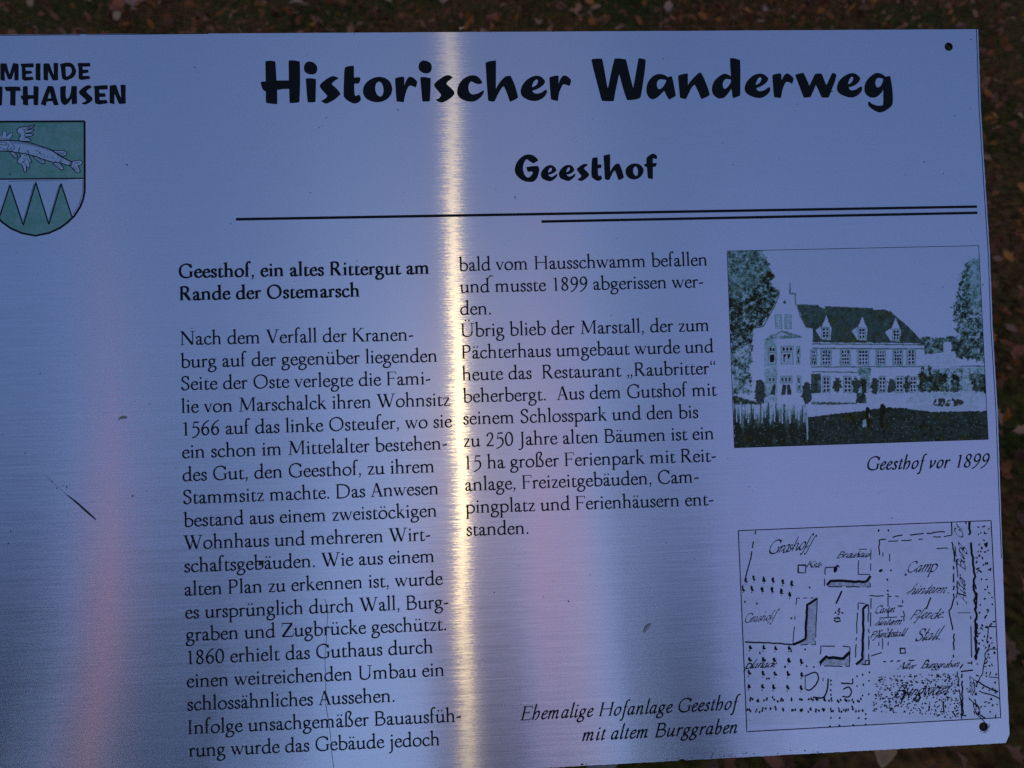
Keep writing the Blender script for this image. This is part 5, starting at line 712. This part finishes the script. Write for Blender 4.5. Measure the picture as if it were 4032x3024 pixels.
def script(t, x0, y0, x1, y1, em, hv=1.0):
    """loose cursive hand along a base line in plan units"""
    L_ = math.hypot(x1-x0, y1-y0); cx, sx = (x1-x0)/L_, (y1-y0)/L_; pen = 0; ps = []
    keep_i = {k: GI.get(k) for k in HAND}; GI.update(HAND); st0 = STY['i']; STY['i'] = (38*hv, 20*hv, 50, 34*hv)
    for ch in t:
        if ch in GI or ch in GL:
            w, p = glyph(ch, 'i'); k1 = pr.uniform(.88, 1.14); dy = pr.uniform(-25, 25); sl = pr.uniform(.30, .48); wv = pr.uniform(.8, 1.0)
            ps += [[(q[0]*k1+pen+sl*q[1], q[1]*k1+dy) for q in r] for r in p if pr.random() > .05]
            if ch.islower(): ps += [[(pen-60, 40), (pen-60, 85), (pen+130, 235), (pen+150, 195)]]
            pen += w*wv
    for k, v in keep_i.items():
        if v is None: GI.pop(k)
        else: GI[k] = v
    STY['i'] = st0; k = L_/max(pen, 1)
    for p in ps: F.add([pm(x0+cx*k*q[0]+sx*em/1000*q[1], y0+sx*k*q[0]-cx*em/1000*q[1]) for q in p], .09)
pl([(362, 120), (2000, 55), (2062, 1332), (417, 1423), (362, 120)], 5)
pl([(472, 122), (440, 300), (408, 430)], 7, wob=1.5, dash=.2)
for x, y in ((410, 440), (460, 428), (525, 436), (583, 440), (645, 450), (703, 462), (392, 495), (448, 495), (514, 500), (577, 505), (636, 515), (690, 533)): blob(x, y, 9, 17); blob(x+4, y+14, 9, 6); blob(x, y+28, 4, 3)
for x, y in ((436, 875), (522, 878), (598, 883), (686, 880), (433, 955), (522, 955), (590, 958), (682, 962), (764, 968), (430, 1040), (518, 1045), (594, 1047), (678, 1048), (765, 1055), (428, 1128), (516, 1130), (585, 1133), (676, 1135), (762, 1138)): blob(x, y, 8, 15); blob(x+7, y+9, 9, 7); blob(x-2, y+26, 4, 4)
for y, xs in ((1215, (440, 487, 537, 590, 645, 705, 765, 815, 865, 915, 958, 1010, 1052, 1090, 1140)), (1285, (430, 485, 525, 585, 645, 705, 765, 815, 865, 912, 958, 1010, 1045, 1085, 1140))):
    for x in xs:
        for d in range(3): blob(x+pr.gauss(0, 9), y+pr.gauss(0, 8), 6, 9)
for x, y in ((500, 915), (545, 1080), (700, 905), (790, 893), (800, 1000), (845, 1005), (660, 1005), (480, 595), (405, 583), (820, 490), (700, 690), (560, 1080), (955, 1095), (955, 1120), (955, 1155), (955, 1185), (1125, 1065), (1160, 1055), (1205, 1040), (1165, 1120), (1200, 1095), (1125, 1130), (1160, 1190), (1200, 1180), (955, 1335), (1012, 1335), (1135, 1335), (1180, 1310), (1180, 1340), (950, 1388), (1010, 1385), (1100, 1380), (1180, 1376), (1275, 380), (1265, 120), (1328, 118), (1345, 380), (1320, 440), (1325, 510), (1325, 535), (1440, 408)): blob(x, y, 6, 7)
blob(1275, 382, 12, 10); blob(985, 372, 16, 18); blob(1000, 352, 10, 8)
pl([(405, 843), (560, 850), (710, 862)], 8, wob=1.5)
for q in ([(868, 565), (803, 605), (792, 825), (712, 860)],): pl(q, 14, wob=2)
pl([(735, 560), (868, 558), (856, 862), (710, 862), (735, 560)], 5, dash=.35, wob=1)
pl([(918, 362), (915, 485), (1210, 488), (1212, 415)], 6, dash=.3, wob=1.5); pl([(918, 362), (975, 358)], 6); pl([(932, 475), (952, 445), (1060, 448), (1185, 453), (1212, 415)], 15, wob=2)
pl([(745, 395), (745, 345), (795, 345)], 9); pl([(795, 345), (792, 395), (745, 395)], 6, dash=.3)
pl([(1133, 405), (1135, 243), (1215, 240), (1211, 405), (1133, 405)], 5, dash=.4, wob=1)
pl([(888, 1000), (890, 870), (1078, 873), (1075, 1002), (888, 1000)], 6, dash=.35, wob=1.5); pl([(885, 982), (925, 942), (1035, 950), (1078, 910)], 17, wob=2)
pl([(1112, 990), (1130, 592), (1198, 595)], 6, dash=.2, wob=1.5); pl([(1198, 600), (1200, 990), (1112, 992)], 6, dash=.45, wob=1.5); pl([(1196, 600), (1166, 630), (1160, 950), (1118, 990)], 14, wob=2); pl([(1178, 965), (1205, 962), (1205, 990), (1178, 992), (1178, 965)], 7)
pl([(1026, 513), (1010, 550), (988, 596)], 10)
for x, y in ((985, 655), (1010, 650), (1030, 655), (1005, 640), (1005, 665), (1010, 630), (1000, 685)): blob(x, y, 6, 6)
pl([(975, 690), (1012, 690), (1016, 708), (990, 714), (975, 700)], 9)
pl([(1205, 545), (1418, 545), (1430, 740)], 6, dash=.35, wob=2); pl([(1215, 560), (1210, 790)], 6, dash=.2); pl([(1325, 545), (1326, 890)], 6, dash=.4); pl([(1270, 740), (1265, 870)], 5, dash=.4); pl([(1245, 690), (1430, 680)], 5, dash=.45); pl([(1390, 610), (1420, 612)], 8); pl([(1215, 935), (1285, 912)], 6, dash=.3); pl([(1400, 885), (1435, 885), (1438, 915), (1405, 918), (1405, 885)], 9); pl([(1200, 740), (1200, 960)], 5, dash=.5); pl([(1290, 820), (1290, 890)], 5, dash=.3)
pl([(1265, 182), (1400, 155), (1560, 140), (1740, 122)], 7, dash=.2, wob=2); pl([(1280, 196), (1500, 180), (1740, 152)], 6, dash=.5, wob=2); pl([(1268, 180), (1268, 330)], 7, dash=.3, wob=2); pl([(1292, 260), (1292, 320)], 5, dash=.4); pl([(1370, 240), (1740, 232)], 6, dash=.72, wob=3); pl([(1335, 245), (1335, 320)], 5, dash=.5)
pl([(1745, 190), (1760, 300), (1750, 430), (1755, 560), (1725, 650), (1735, 720), (1755, 790), (1752, 945)], 8, dash=.22, wob=3); pl([(1290, 970), (1500, 962), (1755, 955)], 7, dash=.45, wob=2)
pl([(1740, 68), (1742, 150)], 7); pl([(1762, 200), (1780, 400), (1775, 560), (1778, 650)], 6, dash=.35, wob=2); pl([(1780, 655), (1865, 655)], 4, dash=.4)
pl([(1855, 65), (1862, 200), (1880, 320), (1885, 440), (1900, 640), (1895, 800), (1902, 960)], 13, wob=4, dash=.06); pl([(1880, 380), (1900, 520), (1905, 700), (1905, 950)], 9, wob=5, dash=.3); pl([(1865, 675), (1868, 830), (1872, 990)], 6, dash=.1); pl([(1835, 64), (1835, 80)], 6)
pl([(1775, 1040), (1790, 1150), (1805, 1340)], 7, dash=.12, wob=3); pl([(1800, 1035), (1880, 1026)], 8, dash=.1); pl([(1795, 1020), (1840, 985), (1900, 970)], 8, dash=.35, wob=5); pl([(1885, 1060), (1900, 1280)], 5, dash=.4); pl([(1808, 1050), (1812, 1320), (1835, 1320)], 9, dash=.15, wob=2)
pl([(1900, 1100), (1960, 1130), (2045, 1165)], 9, wob=3); pl([(1920, 1160), (1990, 1180), (2055, 1210)], 7, wob=2); pl([(1980, 745), (1960, 950), (1940, 1050), (1900, 1110)], 6, dash=.3, wob=3); pl([(1985, 745), (2030, 745)], 6); pl([(1975, 890), (2035, 890)], 6); pl([(1980, 890), (1980, 905)], 7); pl([(1985, 1070), (2045, 1075)], 5, dash=.3)
pl([(790, 1062), (855, 1040), (876, 1075), (858, 1120), (820, 1155), (795, 1150)], 8, smooth=True, wob=1); pl([(790, 1060), (790, 1150)], 5, dash=.4); pl([(905, 1075), (905, 1120)], 5, dash=.4); pl([(938, 1080), (932, 1150), (905, 1203), (840, 1200)], 9, smooth=True); pl([(1020, 1110), (1096, 1114), (1096, 1080)], 8); pl([(1035, 1150), (1070, 1135), (1088, 1165), (1070, 1198), (1030, 1195)], 8, smooth=True)
area = [(1240, 1070), (1500, 1050), (1770, 1045), (1800, 1180), (1800, 1340), (1640, 1330), (1500, 1310), (1220, 1290), (1235, 1180)]
def pin(x, y, poly):
    c = False
    for i in range(len(poly)):
        (ax, ay), (bx, by) = poly[i-1], poly[i]
        if (ay > y) != (by > y) and x < (bx-ax)*(y-ay)/(by-ay)+ax: c = not c
    return c
nb = 0
while nb < 430:
    x, y = pr.uniform(1215, 1800), pr.uniform(1045, 1340)
    if pin(x, y, area): blob(x, y, pr.uniform(3, 7), pr.uniform(3, 6)); nb += 1
for k in range(150):
    x, y = pr.uniform(1895, 2040), pr.uniform(75, 1325)
    if x > 1985+62*(y-55)/1277-2: continue
    if pr.random() < .55: blob(x, y, pr.uniform(4, 8), pr.uniform(4, 9))
    else: a = pr.uniform(-.9, 2.2); l = pr.uniform(10, 20); pl([(x, y), (x+l*math.cos(a), y+l*math.sin(a))], pr.uniform(6, 9))
for a, b in (((1440, 1150), (1400, 1270)), ((1680, 1230), (1690, 1290)), ((1740, 1290), (1790, 1340)), ((1500, 1235), (1560, 1180)), ((1925, 1310), (1960, 1335)), ((1600, 1230), (1590, 1290))): pl([a, b], 8, wob=4, dash=.15)
script("Grashoff", 545, 278, 822, 240, 115); script("Grashoff", 395, 722, 592, 702, 88); script("Brauhaus", 990, 300, 1205, 292, 62, 1.3); script("Küste", 790, 362, 888, 360, 58, 1.3)
script("Camp", 1440, 397, 1635, 384, 118); script("hinterm.", 1450, 537, 1730, 527, 100); script("Pferde.", 1462, 698, 1690, 690, 100); script("Stall.", 1495, 838, 1670, 828, 112)
script("Garten", 1235, 660, 1362, 650, 66, 1.3); script("hinterm", 1240, 738, 1405, 732, 66, 1.3); script("Pferdestall", 1205, 818, 1430, 806, 66, 1.3); script("Alter", 1382, 1022, 1500, 1016, 62, 1.3); script("Burggraben", 1535, 1014, 1785, 1006, 66, 1.3); script("planade", 402, 1018, 600, 1006, 72, 1.3); script("Burgwart", 1355, 1200, 1715, 1180, 120)
script("Alter", 1838, 600, 1828, 420, 84); script("Burg", 1832, 385, 1820, 225, 74); script("Gr", 1818, 178, 1806, 90, 84); script("Burg-", 1862, 1060, 1850, 1200, 80); script("pl", 1880, 1220, 1885, 1310, 95)
pl([(1604, 555), (1590, 590), (1575, 630)], 8)
plan_lines = F
def plan_tint(U, V):
    X = 362+1690*U; Y = 90+1290*V; n = fbm(X/40, Y/40, 61); n2 = fbm(X/10, Y/10, 62); T = .05+.10*np.clip(n-.45, 0, 1)*2
    for p in ([(868, 575), (806, 610), (795, 825), (730, 858), (852, 862)], [(935, 485), (955, 452), (1190, 460), (1210, 425), (1208, 486)], [(890, 995), (925, 950), (1035, 958), (1076, 920), (1074, 998)], [(1120, 992), (1160, 950), (1166, 640), (1174, 960), (1178, 992)]):
        m = inside(X, Y, p); T[m] = (.45+.9*(n2-.5)+.3*(n-.5))[m]
    ed = (n2-.5)*14; m = (X+ed > 1740) | ((Y > 1040) & (X > 1220)); T[m] += .05
    T = np.clip(T, 0, 1)[..., None]; return np.array((.985, 1.0, .985))*(1-T)+np.array((.10, .17, .13))*T
plan_print = raster_print("old_plan", PLAN, 250, 200, plan_tint, .05, sign, keep=lambda U, V: inside(362+1690*U, 90+1290*V, [(362, 120), (2000, 55), (2062, 1332), (417, 1423)]))

plan_lines.build("plan_drawing", INK, plan_print)

# --- wear on the sign: specks, scratches, stains at the lower edge
F = Flat()
for x, y, a, b, t in SPECKS:
    c, s = math.cos(t), math.sin(t); F.add([(x+c*px-s*py+rng.gauss(0, .04), y+s*px+c*py+rng.gauss(0, .04)) for px, py in disc(0, 0, 1, 7, a, b)], .10)
for k in range(110):
    x, y = rng.uniform(XL+8, XR-5), rng.uniform(YB+5, YT-5); r = rng.choice((.06, .09, .12)); F.add([(x+r*px+rng.gauss(0, .03), y+r*py+rng.gauss(0, .03)) for px, py in disc(0, 0, 1, 6)], .10)
F.build("dirt_speck", simple("dark_dirt", (.02, .018, .02), .9), sign)['kind'] = 'stuff'
SCRM = simple("dull_scratch", (.09, .09, .11), .6)
for pts, w in SCRATCHES:
    F = Flat(); F.many(ribbon(catmull(pts, False, 6), w/2), .10); F.build("scratch", SCRM, sign)
F = Flat()
for k in range(34):
    x = rng.gauss(108, 16) if rng.random() < .75 else rng.gauss(162, 8); y = YB+abs(rng.gauss(.8, .9))+.2; a = rng.uniform(.12, .42)
    F.add([(x+a*px*1.4+rng.gauss(0, .08), y+a*py*.8+rng.gauss(0, .08)) for px, py in disc(0, 0, 1, 7)], .10)
hx, hy, hr = HOLES[1]
F.build("edge_grime", simple("brown_grime", (.11, .075, .065), .9), sign)
F = Flat()
for k in range(60):
    t = rng.uniform(-2.4, .5); d = hr+.15+abs(rng.gauss(0, .5)); x, y = hx+d*math.cos(t), hy+d*math.sin(t); r = rng.uniform(.08, .22); F.add([(x+r*px, y+r*py) for px, py in disc(0, 0, 1, 6)], .07)
F.build("hole_algae", simple("yellow_green_algae", (.16, .17, .10), .9), sign)
# plain steel posts behind the panel
for px in (-200, 150):
    v = []; f = []; n = 16
    base = sign.matrix_world @ Vector((px*MM, 30*MM, -.03))
    for zz in (-1.30, 0.0):
        v += [(base.x+.02*math.cos(2*math.pi*k/n), base.y+.02*math.sin(2*math.pi*k/n)+.02, base.z+zz-.01) for k in range(n)]
    f = [(k, (k+1) % n, n+(k+1) % n, n+k) for k in range(n)]+[tuple(range(2*n-1, n-1, -1))]
    inv = sign.matrix_world.inverted(); mesh_obj("post", [tuple(inv @ Vector(q)) for q in v], f, POST, sign)

# ------------------------------------------------------------------ things lying on the sign
def on_sign(name, pts, radii, mat, label, cat, flat=.6, n=8):
    """small tapered body along a path (mm in the sign plane), resting on the face"""
    v = []; f = []; path = catmull(pts, False, 5); m_ = len(path)
    for i, (x, y) in enumerate(path):
        a = path[max(i-1, 0)]; b = path[min(i+1, m_-1)]; l = math.hypot(b[0]-a[0], b[1]-a[1]) or 1; nx, ny = -(b[1]-a[1])/l, (b[0]-a[0])/l
        t = i/(m_-1)*(len(radii)-1); k = min(int(t), len(radii)-2); r = radii[k]+(radii[k+1]-radii[k])*(t-k)
        for j in range(n):
            q = 2*math.pi*j/n; v.append(((x+nx*r*math.cos(q))*MM, (y+ny*r*math.cos(q))*MM, (.12+r*flat+r*flat*math.sin(q))*MM))
    for i in range(m_-1):
        for j in range(n): f.append((i*n+j, i*n+(j+1) % n, (i+1)*n+(j+1) % n, (i+1)*n+j))
    f += [tuple(range(n-1, -1, -1)), tuple(range((m_-1)*n, m_*n))]
    o = mesh_obj(name, [tuple(sign.matrix_world @ Vector(q)) for q in v], f, mat, smooth=True); return tag(o, label, cat)
for d in DEBRIS: on_sign(d[0], d[1], d[2], simple(d[0]+"_surface", d[3], .7, .3, .3, 900.0), d[4], d[5])

# ------------------------------------------------------------------ trees behind the viewer, seen only as reflections in the metal
TREEM = attr_mat("tree_leaf", .6, .5); BARK = simple("bark", (.06, .05, .045), .9, .2, .4, 6.0)
def tree(x, y, h, spread, base, col, label, seed, n=4200, sz=.30):
    r = random.Random(seed); root = bpy.data.objects.new("tree", None); COL.objects.link(root); root.location = (x, y, 0)
    tag(root, label, "tree", "trees reflected in the sign")
    v = []; f = []; c = []
    def limb(p, q, r0, r1):
        d = (q-p).normalized(); u = d.orthogonal().normalized(); w = d.cross(u); n0 = len(tv)
        for pt, rr in ((p, r0), (q, r1)):
            for k in range(8): a = k*math.pi/4; tv.append(tuple(pt+u*rr*math.cos(a)+w*rr*math.sin(a)))
        for k in range(8): tf.append((n0+k, n0+(k+1) % 8, n0+8+(k+1) % 8, n0+8+k))
    tv, tf = [], []; top = Vector((r.uniform(-.2, .2), 0, h*.9)); limb(Vector((0, 0, -.1)), Vector((0, 0, h*.45)), .03*h, .02*h); limb(Vector((0, 0, h*.45)), top, .02*h, .006*h)
    clumps = []
    for k in range(26):
        zz = r.uniform(base, h*.97); t = (zz-base)/(h-base); rad = spread*math.sin(math.pi*min(.98, .12+.84*t))**.7; a = r.uniform(0, 6.28); d = rad*math.sqrt(r.random())
        cpt = Vector((d*math.cos(a), d*math.sin(a), zz)); clumps.append((cpt, r.uniform(.22, .42)*spread)); limb(Vector((0, 0, max(.3*h, zz-.5*d-.3))), cpt, .006*h, .002*h)
    mesh_obj("trunk", tv, tf, BARK, root)
    for k in range(n):
        cp, cr = clumps[k % len(clumps)]; dv = Vector((r.gauss(0, 1), r.gauss(0, 1), r.gauss(0, .8)))*cr*.6; p = cp+dv
        a = Vector((r.gauss(0, 1), r.gauss(0, 1), r.gauss(0, 1))).normalized(); b = a.orthogonal().normalized(); s = r.uniform(.6, 1.3)*sz; n0 = len(v)
        v += [tuple(p+a*s), tuple(p+b*s*.6), tuple(p-a*s), tuple(p-b*s*.6)]; f.append((n0, n0+1, n0+2, n0+3)); q = r.uniform(.6, 1.25); c += [tuple(w*q for w in col)]*4
    tinted("crown", v, f, c, TREEM, root)
for t in TREES: tree(*t)
